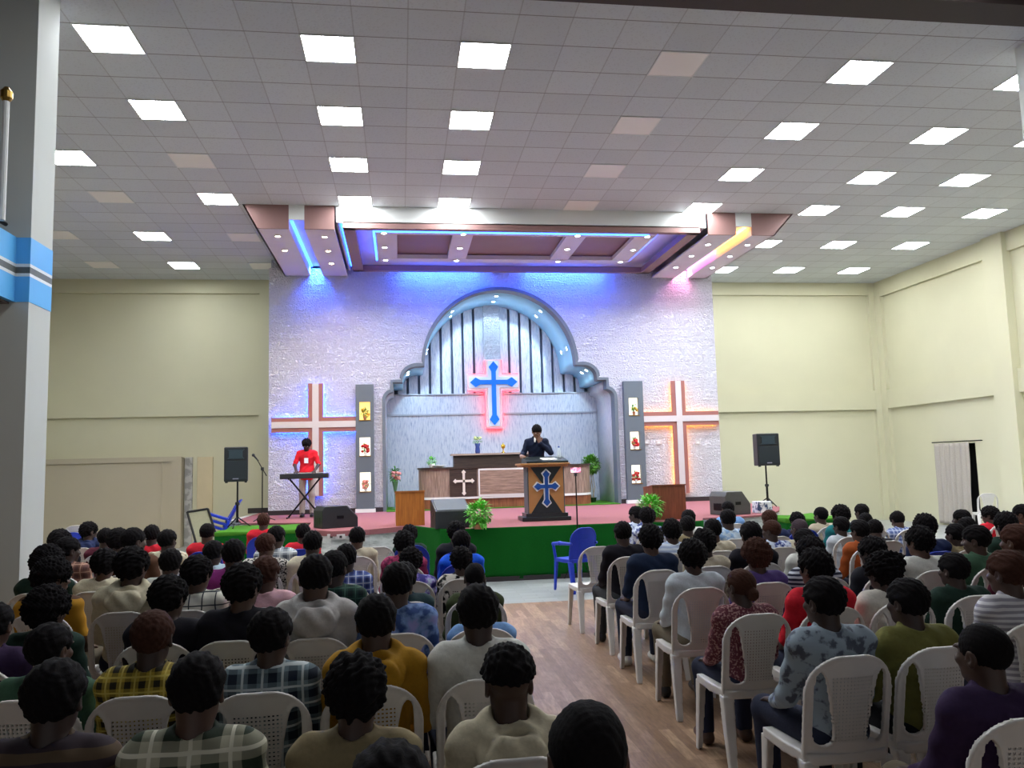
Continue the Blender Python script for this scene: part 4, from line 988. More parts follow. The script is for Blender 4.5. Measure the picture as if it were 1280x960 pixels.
def chair_meshes(solid=False):
    h = .0075; out = {}
    F = Field((-.25, -.36, .40), (.25, -.12, .90), h)
    def fn(X, Y, Z):
        top = .885; rr = .17; ax = np.abs(X)
        hw = .205+.012*(Z-.43)
        qx = np.maximum(ax-(hw-rr), 0); qz = np.maximum(Z-(top-rr-.015*0), 0)
        d1 = np.where(Z > top-rr, np.sqrt(qx*qx+(qz*1.0)**2)-rr, ax-hw)
        # teardrop openings
        a = np.array((.145, .80)); b = np.array((.123, .53)); ab = b-a
        t = np.clip(((ax-a[0])*ab[0]+(Z-a[1])*ab[1])/(ab@ab), 0, 1)
        ho = np.sqrt((ax-a[0]-t*ab[0])**2+(Z-a[1]-t*ab[1])**2)-(.014+.031*np.sqrt(t))
        d2 = d1 if solid else np.maximum(d1, -ho)
        yb = -.205-(Z-.43)*.2+.85*X*X
        rim = np.clip(1-np.abs(d2)/.02, 0, 1)
        th = .006+.008*rim
        d = np.maximum(d2, np.abs(Y-yb)-th)
        return np.maximum(d, .42-Z)*.8
    F.put(fn, (-.25, -.36, .40), (.25, -.12, .90), 0); out['backrest'] = F.mesh('backrest')
    F = Field((-.25, -.28, .37), (.25, .27, .49), h)
    def fs(X, Y, Z):
        hw = .215-.02*np.clip(-Y/.22, 0, 1)
        zt = .447-.012*np.exp(-((Y+.02)/.14)**2-(X/.16)**2)-.9*np.maximum(Y-.17, 0)**2*6
        qx = np.maximum(np.abs(X)-(hw-.05), 0); qy = np.maximum(np.abs(Y-.005)-(.225-.05), 0)
        d1 = np.sqrt(qx*qx+qy*qy)-.05
        shell = np.maximum(np.abs(Z-zt)-.006, d1); rim = np.maximum(np.abs(d1+.008)-.007, np.maximum(Z-zt, zt-.045-Z))
        return np.minimum(shell, rim)*.8
    F.put(fs, (-.25, -.28, .37), (.25, .27, .49), 0); out['seat'] = F.mesh('seat')
    def leg(a, b, w1, w2):
        lo = np.minimum(a, b)-w1; hi = np.maximum(a, b)+w1
        F = Field(lo-.01, hi+.01, h); a = np.array(a); b = np.array(b)
        def fl(X, Y, Z):
            t = np.clip((a[2]-Z)/(a[2]-b[2]), 0, 1); cx = a[0]+(b[0]-a[0])*t; cy = a[1]+(b[1]-a[1])*t; w = w1+(w2-w1)*t
            sx = np.sign(a[0]); dx = X-cx; dy = Y-cy
            q = np.maximum(np.abs(dx), np.abs(dy))-w
            sy = np.sign(a[1]); inner = np.minimum(sx*(dx)+.002, sy*(dy)+.002)      # angle profile, open inwards
            q = np.maximum(q, -(inner+w-.016))
            q = np.maximum(q, -np.minimum(-(np.maximum(-(sx*dx), -1)-w+.012), -(np.maximum(-(sy*dy), -1)-w+.012))) if 0 else q
            return np.maximum(q, np.maximum(Z-a[2], b[2]-Z))*.8
        def solid(X, Y, Z):
            t = np.clip((a[2]-Z)/(a[2]-b[2]), 0, 1); cx = a[0]+(b[0]-a[0])*t; cy = a[1]+(b[1]-a[1])*t; w = w1+(w2-w1)*t
            sx = np.sign(a[0]); sy = np.sign(a[1]); dx = (X-cx)*sx; dy = (Y-cy)*sy
            box = np.maximum(np.abs(dx), np.abs(dy))-w; hollow = np.maximum(np.maximum(dx-(w-.013), dy-(w-.013)), -.5)
            return np.maximum(np.maximum(box, -hollow), np.maximum(Z-a[2], b[2]-Z))*.8
        F.put(solid, lo, hi, 0); return F.mesh('leg')
    out['legs'] = [leg(np.array((s*.178, y0, .42)), np.array((s*x1, y1, 0.0)), .034, .021) for s in (-1, 1) for y0, x1, y1 in ((.185, .205, .215), (-.17, .2, -.27))]
    # arm rest (only the blue armchair has it)
    arms = []
    for s in (-1, 1):
        F = Field(np.minimum((s*.3, -.32, .4), (s*.15, -.32, .4)), np.maximum((s*.3, .26, .72), (s*.15, .26, .72)), h)
        F.cone((s*.2, .19, .42), (s*.235, .19, .64), .022, .02, .02).cone((s*.235, .19, .645), (s*.24, .0, .665), .022, .026, .02).cone((s*.24, 0, .665), (s*.205, -.24, .665), .026, .02, .02)
        arms.append(F.mesh('armrest'))
    out['arms'] = arms
    for k in ('backrest', 'seat'): out[k].materials.append(M_CHW)
    for m in out['legs']+arms: m.materials.append(M_CHW)
    return out
CH = chair_meshes(); CHS = chair_meshes(True)['backrest']
def recolor(o, m):
    o.material_slots[0].link = 'OBJECT'; o.material_slots[0].material = m
def chair(x, y, rz, label, blue=False, group='white plastic chairs of the congregation', arms=False, z=0, tilt=None):
    g = thing('plastic_chair', (x, y, z), label, 'chair', group, rz)
    if tilt: g.rotation_euler = tilt
    parts = [('backrest', CHS if blue else CH['backrest']), ('seat', CH['seat'])]+[('leg', m) for m in CH['legs']]+([('armrest', m) for m in CH['arms']] if arms else [])
    for n, me in parts:
        o = link(n, me, None, g)
        if blue: recolor(o, M_CHB)
    return g

# ================================================================== people
M_SKIN = [plain('dark_brown_skin_%d' % k, c, .5, 0, .06, 20) for k, c in enumerate((srgb(54, 36, 31), srgb(66, 45, 37), srgb(78, 53, 42)))]
M_SKIN.append(plain('brown_skin', srgb(116, 80, 60), .5, 0, .06, 20))
M_HAIR = plain('black_hair', srgb(17, 14, 16), .9, 0, .4, 90, .5, .15); M_HAIRB = plain('brown_tinted_hair', srgb(62, 38, 30), .9, 0, .4, 90, .5, .15); M_HAIRG = plain('grizzled_hair', srgb(70, 58, 64), .9, 0, .3, 90, .4, .15)
M_EYE = plain('eye_white', srgb(226, 222, 214), .25, 0, .02); M_IRIS = plain('dark_iris', srgb(26, 18, 14), .15)
def A(*v): return np.array(v, float)
def head_frame(yaw, pitch, roll=0):
    return np.array(Matrix.Rotation(-yaw, 3, 'Z') @ Matrix.Rotation(-pitch, 3, 'X') @ Matrix.Rotation(roll, 3, 'Y'))
def add_head(F, O, M):
    e = lambda c, r, k=.02, op='add': F.ell(c, r, k, op, M, O)
    e((0, -.012, .03), (.073, .093, .083), .01)
    e((0, .03, -.03), (.058, .062, .075), .03); e((0, .048, -.083), (.034, .034, .026), .03)     # face, chin
    e((0, -.0, -.05), (.058, .055, .055), .03)
    for s in (-1, 1):
        e((s*.031, .094, .006), (.018, .014, .012), .012, 'sub'); e((s*.036, .07, -.022), (.02, .02, .018), .02)
        e((s*.03, .084, .026), (.024, .012, .008), .012)                                        # brow
        e((s*.077, -.006, -.006), (.011, .026, .034), .008); e((s*.083, .002, -.004), (.006, .014, .02), .006, 'sub')   # ear
        e((s*.011, .099, -.028), (.010, .012, .009), .008)                                      # nostril
    F.cone(O+M@A(0, .088, .012), O+M@A(0, .106, -.022), .008, .013, .012)                       # nose
    e((0, .089, -.052), (.024, .012, .006), .008); e((0, .087, -.062), (.02, .012, .007), .008)  # lips
def add_hand(F, wrist, d, nrm, s, curl=.35, r=.0088, spread=.024):
    """palm, four unequal bent fingers and a thumb; d: direction, nrm: back of the hand, s: side (+1 right)"""
    d = d/np.linalg.norm(d); nrm = nrm-d*(nrm@d); nrm /= np.linalg.norm(nrm); sd = np.cross(d, nrm)*s      # towards the thumb
    for q in (-.026, -.009, .009, .026): F.cone(wrist+d*.012+sd*q*.6, wrist+d*.088+sd*q, .015, .0125, .012)
    L = (.058, .072, .078, .07); off = (-.036, -.012, .012, .036)
    for l_, q in zip(L, off):
        q = q*spread/.024; p0 = wrist+d*.085+sd*q*.92; c1 = d*math.cos(curl)-nrm*math.sin(curl); c2 = d*math.cos(curl*2.6)-nrm*math.sin(curl*2.6)
        p1 = p0+c1*l_*.55+sd*q*.06; p2 = p1+c2*l_*.5
        F.cone(p0, p1, r*1.08, r, .004); F.cone(p1, p2, r, r*.85, .004)
    t0 = wrist+d*.03+sd*.03; t1 = t0+d*.032+sd*.028-nrm*.008; t2 = t1+d*.03+sd*.006-nrm*.012
    F.cone(t0, t1, .013, .011, .012); F.cone(t1, t2, .011, .009, .006)
class Pose:
    def __init__(s, **k):
        s.lean = 0; s.sway = 0; s.yaw = 0; s.pitch = 0; s.roll = 0; s.stand = False; s.arms = None; s.__dict__.update(k)
        L, w_ = s.lean, s.sway
        if not s.stand:
            s.pel = A(0, -.09, .53); s.hip = [A(q*.088, -.06, .525) for q in (-1, 1)]; s.knee = [A(q*.145, .34, .515) for q in (-1, 1)]; s.ank = [A(q*.14, .335, .095) for q in (-1, 1)]
            s.N = A(w_, -.115+L, .99); s.sh = [A(q*.162+w_*.9, -.125+L*.95, .945) for q in (-1, 1)]
            s.el = [A(q*.2+w_*.4, -.03+L*.7, .68) for q in (-1, 1)]; s.wr = [A(q*.15, .19, .592) for q in (-1, 1)]; s.hd = [A(-q*.05, 1, -.12) for q in (-1, 1)]
        else:
            s.pel = A(0, 0, .95); s.hip = [A(q*.088, 0, .9) for q in (-1, 1)]; s.knee = [A(q*.1, .015, .48) for q in (-1, 1)]; s.ank = [A(q*.105, -.01, .085) for q in (-1, 1)]
            s.N = A(w_, .0+L, 1.42); s.sh = [A(q*.165+w_*.9, -.01+L*.95, 1.352) for q in (-1, 1)]
            s.el, s.wr, s.hd = s.arms
        s.O = s.N+A(w_*.3, .03+.06*math.sin(s.pitch), .128-.03*(1-math.cos(s.pitch))-.02*math.sin(max(0, s.pitch))); s.M = head_frame(s.yaw, s.pitch, s.roll)
    def torso(s, F, g, arms=None):
        p, N = s.pel, s.N; up = N-p
        F.ell(p+A(0, 0, -.0), (.155+g, .115+g, .10+g), .04); (F.cone(p, p+A(0, 0, -.1), .15+g, .15+g, .06) if s.stand and g > 0 else None); F.ell(p+up*.3, (.142+g, .102+g, .15+g), .05); F.ell(p+up*.68+A(0, .0, 0), (.162+g, .112+g, .17+g), .05)
        F.cone(s.sh[0]+A(.03, 0, -.01), s.sh[1]+A(-.03, 0, -.01), .066+g, .066+g, .05)
        F.cone(N+A(-.04, 0, -.045), s.sh[0]+A(.02, 0, 0), .044+g, .048+g, .05); F.cone(N+A(.04, 0, -.045), s.sh[1]+A(-.02, 0, 0), .044+g, .048+g, .05)
    def bounds(s):
        return (A(-.36, -.34, -.02), A(.36, .62, 1.32)) if not s.stand else (A(-.42, -.3, -.02), A(.42, .62, 1.78))
    def body(s, h=.0075):
        F = Field(*s.bounds(), h); s.torso(F, -.016)
        F.cone(s.N+A(0, -.005, -.05), s.O+A(0, -.025, -.02), .058, .052, .03)
        for k in (0, 1):
            F.cone(s.hip[k], s.knee[k], .075, .052, .03); F.cone(s.knee[k], s.ank[k], .05, .034, .03)
            F.cone(s.ank[k], s.ank[k]+A(0, .11, -.045), .034, .024, .02)
            F.cone(s.sh[k], s.el[k], .043, .037, .03); F.cone(s.el[k], s.wr[k], .037, .025, .02)
            sd = 1 if k == 1 else -1; nr = getattr(s, 'nrm', [A(0, .1, 1)]*2)[k]
            add_hand(F, s.wr[k], s.hd[k], nr, -sd if not getattr(s, 'flip', [0, 0])[k] else sd, getattr(s, 'curl', [.35, .35])[k])
        add_head(F, s.O, s.M)
        return F.mesh('person')
    def shirt(s, style='shirt', h=.0085):
        F = Field(*s.bounds(), h); s.torso(F, .006)
        lo = s.pel[2]-(.16 if s.stand else .06)
        sl = style in ('tee',)
        for k in (0, 1):
            F.cone(s.sh[k], s.el[k], .056, .048, .035)
            if not sl: F.cone(s.el[k], s.el[k]+(s.wr[k]-s.el[k])*.93, .05, .04, .02)
        N = s.N
        if style == 'hoodie':
            F.torus(N+A(0, -.03, -.008), .086, .034, 1.15, -.5, .008, 1.15); F.ell(N+A(0, -.135, -.075), (.105, .045, .085), .02); F.torus(N+A(0, -.1, -.06), .078, .026, 1, -.95, .006, 1.25)
        # opening for the neck
        F.cone(N+A(0, .004, -.03), s.O+A(0, -.02, -.0), .062, .068, .004, 'sub')
        if style in ('shirt', 'jacket'):
            F.torus(N+A(0, -.006, .006), .065, .0135, 2.2, -.3, .003)
        if style == 'tee': F.torus(N+A(0, -.0, -.006), .066, .008, 1, -.3, .004)
        sy = lambda X, Y, Z: lo-Z-.012*np.sin(X*30)*0
        F.cut(sy)
        if sl:
            for k in (0, 1):
                pass
        # soft folds
        me = F.mesh('shirt'); n = len(me.vertices); co = np.zeros(n*3, np.float32); me.vertices.foreach_get('co', co); co = co.reshape(-1, 3); nr = np.zeros(n*3, np.float32); me.vertices.foreach_get('normal', nr); nr = nr.reshape(-1, 3)
        d = .0035*np.sin(co[:, 2]*55+co[:, 0]*22+3*np.sin(co[:, 0]*13))+.0028*np.sin(co[:, 0]*47+co[:, 2]*18+co[:, 1]*30)
        me.vertices.foreach_set('co', (co+nr*d[:, None]).ravel()); me.update(); return me
    def trousers(s, h=.0095):
        F = Field(*s.bounds(), h); g = .012
        F.ell(s.pel, (.16, .12, .105), .04)
        for k in (0, 1): F.cone(s.hip[k], s.knee[k], .075+g, .055+g, .03); F.cone(s.knee[k], s.ank[k]+A(0, 0, .0), .055+g, .05+g*.5, .03)
        F.cut(lambda X, Y, Z: np.maximum(Z-s.pel[2]-.09, .075-Z)); return F.mesh('trousers')
    def shoe(s, k):
        a = s.ank[k]; F = Field(a+A(-.07, -.1, -.12), a+A(.07, .24, .04), .006)
        F.cone(a+A(0, -.02, -.03), a+A(0, -.03, -.052), .042, .042, .02).cone(a+A(0, -.02, -.05), a+A(0, .15, -.056), .042, .036, .02).cone(a+A(0, 0, -.03), a+A(0, .1, -.05), .036, .034, .02)
        z0 = a[2]
        F.cut(lambda X, Y, Z: np.maximum(.004-Z, Z-z0-.012)); return F.mesh('shoe')
def hair_mesh(style, h=.0065, seed=1):
    F = Field((-.17, -.24, -.19), (.17, .17, .2), h)
    t = {'short': .017, 'fade': .013, 'afro': .042, 'mid': .028, 'bun': .012, 'puff': .034, 'tall': .02, 'buzz': .006}[style]
    F.ell((0, -.014, .032), (.074+t, .093+t, .084+t), 0)
    if style == 'tall': F.ell((0, .0, .085), (.066, .08, .05), .03)
    if style == 'tall': F.cut(lambda X, Y, Z: .042+.2*Y-Z)
    F.cut(lambda X, Y, Z: (.62*(Y-.012)-Z-.01+(.02 if style in ('afro', 'mid', 'puff') else 0)*-1)*.85)
    F.cut(lambda X, Y, Z: np.where(Y > .0, Y-.088-.25*t, -1.))
    if style in ('bun',): F.ell((0, -.115, -.03), (.042, .038, .042), .012)
    if style in ('puff',):
        for s in (-1, 1): F.ell((s*.085, -.03, .05), (.05, .06, .055), .03)
        F.ell((.06, -.07, .09), (.055, .05, .05), .03)
    # ears stay free
    for s in (-1, 1): F.ell((s*.092, .0, -.012), (.022, .034, .04), .006, 'sub')
    me = F.mesh('hair'); n = len(me.vertices); co = np.zeros(n*3, np.float32); me.vertices.foreach_get('co', co); co = co.reshape(-1, 3); nr = np.zeros(n*3, np.float32); me.vertices.foreach_get('normal', nr); nr = nr.reshape(-1, 3)
    amp = {'short': .003, 'fade': .002, 'afro': .007, 'mid': .0055, 'bun': .0018, 'puff': .008, 'tall': .004, 'buzz': .0016}[style]
    R = np.random.RandomState(seed); d = np.zeros(n)
    for q in range(7): w_ = R.normal(size=3)*(60+25*q); d += np.sin(co@w_+R.uniform(0, 6))
    me.vertices.foreach_set('co', (co+nr*(amp*d/2.2)[:, None]).ravel()); me.materials.append(M_HAIR); me.update(); return me
HAIR = {s: hair_mesh(s, seed=k) for k, s in enumerate(('short', 'fade', 'afro', 'mid', 'bun', 'puff', 'tall', 'buzz'))}
POSES = {0: Pose(lean=.0, pitch=.05), 'R': Pose(lean=.02, yaw=.75, pitch=.05, sway=.01), 'r': Pose(lean=.01, yaw=.35, pitch=.02, sway=.012), 'L': Pose(lean=.02, yaw=-.7, pitch=.05, sway=-.01), 'l': Pose(lean=.0, yaw=-.3, sway=-.012), 'D': Pose(lean=.05, pitch=.5)}
BODY = {k: p.body() for k, p in POSES.items()}
for m in BODY.values(): m.materials.append(M_SKIN[0])
SHIRT = {}
def get_shirt(pose, style):
    if (pose, style) not in SHIRT: SHIRT[(pose, style)] = POSES[pose].shirt(style); SHIRT[(pose, style)].materials.append(M_OFFW)
    return SHIRT[(pose, style)]
TROU = POSES[0].trousers(); TROU.materials.append(M_BLACK)
SHOES = [POSES[0].shoe(k) for k in (0, 1)]
for m in SHOES: m.materials.append(M_BLACK)
def hair_on(par, P, style, m, sc=1.0):
    o = link('hair', HAIR[style], None, par); o.matrix_local = Matrix.Translation(Vector(P.O)) @ Matrix(P.M.tolist()).to_4x4() @ Matrix.Scale(sc, 4)
    if m is not M_HAIR: recolor(o, m)
    return o
TRM = [cloth('trousers_%d' % k, c) for k, c in enumerate((srgb(40, 44, 62), srgb(30, 30, 34), srgb(70, 84, 120), srgb(110, 100, 84), srgb(60, 62, 66)))]
SHM = [plain('white_trainer', srgb(212, 210, 204), .5), plain('black_shoe', srgb(26, 24, 24), .4), plain('brown_shoe', srgb(70, 46, 34), .45)]
def seated(x, y, sc, rz, pose, hair, style, m, label, hm=None, skin=0, tr=0, sh=0, hs=1.0):
    P = POSES[pose]; g = link('person', BODY[pose]); g.location = (x, y, 0); g.scale = (min(sc, 1.04), min(sc, 1.04), sc); g.rotation_euler = (0, 0, rz)
    tag(g, label, 'person', 'seated congregation'); recolor(g, M_SKIN[skin % 3])
    hair_on(g, P, hair, hm or M_HAIR, hs)
    o = link('shirt' if style != 'hoodie' else 'hooded_top', get_shirt(pose, style), None, g); recolor(o, m)
    o = link('trousers', TROU, None, g); recolor(o, TRM[tr % 5])
    for me in SHOES: recolor(link('shoe', me, None, g), SHM[sh % 3])
    return g
# ------------------------------------------------------------------ who sits where: photo x, y of the head top, pose, hair, top, cloth, words
C_ = srgb
def K(n, *c): return cloth(n, C_(*c))
T = {
 'dark': K('top_dark', 34, 34, 42), 'black': K('top_black', 26, 24, 32), 'navy': K('top_navy', 34, 44, 78), 'maroon': K('top_maroon', 86, 34, 50), 'red': K('top_red', 206, 36, 52),
 'cream': K('top_cream', 214, 204, 178), 'creamh': K('top_creamh', 196, 186, 160), 'grey': K('top_grey', 176, 172, 170), 'must': K('top_mustard', 168, 124, 34), 'pink': K('top_pink', 208, 164, 172),
 'olive': K('top_olive', 110, 108, 58), 'green': K('top_green', 62, 92, 72), 'dgreen': K('top_dark_green', 32, 52, 44), 'slate': K('top_slate', 44, 62, 66), 'purple': K('top_purple', 84, 66, 124), 'white': K('top_white', 206, 206, 200),
 'lblue': K('top_light_blue', 122, 162, 214), 'blue': K('top_bright_blue', 30, 92, 220), 'rust': K('top_rust', 164, 82, 40), 'teal': K('top_teal', 34, 112, 116), 'beige': K('top_beige', 190, 178, 156), 'khaki': K('top_khaki', 136, 122, 92),
 'paleg': K('top_pale_grey_blue', 190, 198, 206), 'dpurple': K('top_dark_purple', 52, 36, 66), 'navyt': K('top_navy_tee', 30, 42, 66), 'brownj': K('top_brown_jacket', 84, 56, 40), 'oliveg': K('top_olive_green', 58, 66, 40),
 'brplaid': plaid('brown_plaid', C_(128, 90, 78), C_(86, 58, 56), C_(190, 150, 130), .07), 'wpane': plaid('white_windowpane', C_(206, 204, 192), C_(196, 194, 184), C_(60, 64, 70), .085, .1),
 'flan': plaid('green_white_flannel', C_(176, 172, 150), C_(52, 62, 50), C_(214, 210, 190), .12, .1), 'bwplaid': plaid('navy_white_plaid', C_(120, 138, 146), C_(34, 42, 56), C_(196, 204, 206), .085, .12),
 'yplaid': plaid('yellow_black_plaid', C_(176, 152, 60), C_(44, 40, 28), C_(200, 180, 90), .06, .12), 'gplaid': plaid('dark_green_plaid', C_(40, 66, 58), C_(22, 34, 36), C_(60, 90, 80), .07), 'blplaid': plaid('blue_plaid', C_(96, 114, 178), C_(48, 58, 112), C_(190, 200, 226), .06, .14),
 'grplaid': plaid('grey_white_plaid', C_(200, 206, 210), C_(96, 104, 116), C_(230, 232, 232), .1, .1), 'houn': printed('houndstooth', C_(216, 212, 204), C_(40, 38, 40), 60, .52), 'blcheck': plaid('blue_check', C_(150, 168, 214), C_(90, 104, 160), C_(220, 226, 240), .05, .12),
 'tied': printed('blue_tie_dye', C_(56, 78, 130), C_(122, 150, 200), 9, .5, C_(150, 150, 206)), 'pprint': printed('purple_print', C_(70, 66, 140), C_(150, 130, 210), 14, .5, C_(200, 214, 230)), 'magprint': printed('magenta_print', C_(170, 60, 100), C_(110, 34, 70), 24, .52),
 'bwprint': printed('black_white_print', C_(30, 28, 32), C_(214, 208, 200), 16, .5), 'gprint': printed('grey_blue_print', C_(150, 164, 176), C_(86, 92, 104), 18, .56), 'lbprint': printed('pale_blue_print', C_(150, 184, 222), C_(206, 222, 236), 18, .5), 'crprint': printed('cream_print', C_(214, 204, 180), C_(150, 130, 110), 22, .58),
 'tweed': printed('maroon_tweed', C_(98, 52, 62), C_(170, 130, 128), 70, .55), 'bstripe': stripes('pale_blue_stripe', C_(176, 192, 222), C_(214, 222, 236), .04), 'nstripe': stripes('navy_white_stripe', C_(44, 48, 66), C_(190, 194, 204), .035), 'wstripe': stripes('white_grey_stripe', C_(206, 204, 208), C_(150, 146, 156), .03),
 'bsripe2': stripes('brown_stripe', C_(92, 76, 60), C_(56, 46, 52), .06), 'mustj': stripes('mustard_yoke', C_(180, 132, 40), C_(84, 58, 42), .5, 2, .46), 'patb': printed('white_blue_pattern', C_(206, 214, 232), C_(70, 84, 150), 26, .54), 'redcol': K('top_white_red_collar', 210, 206, 196), 'pinkpat': printed('pale_pink_pattern', C_(196, 170, 176), C_(150, 120, 140), 20, .5),
 'magenta': K('top_magenta', 138, 50, 122), 'lbw': K('top_blue_white', 190, 210, 224),
}
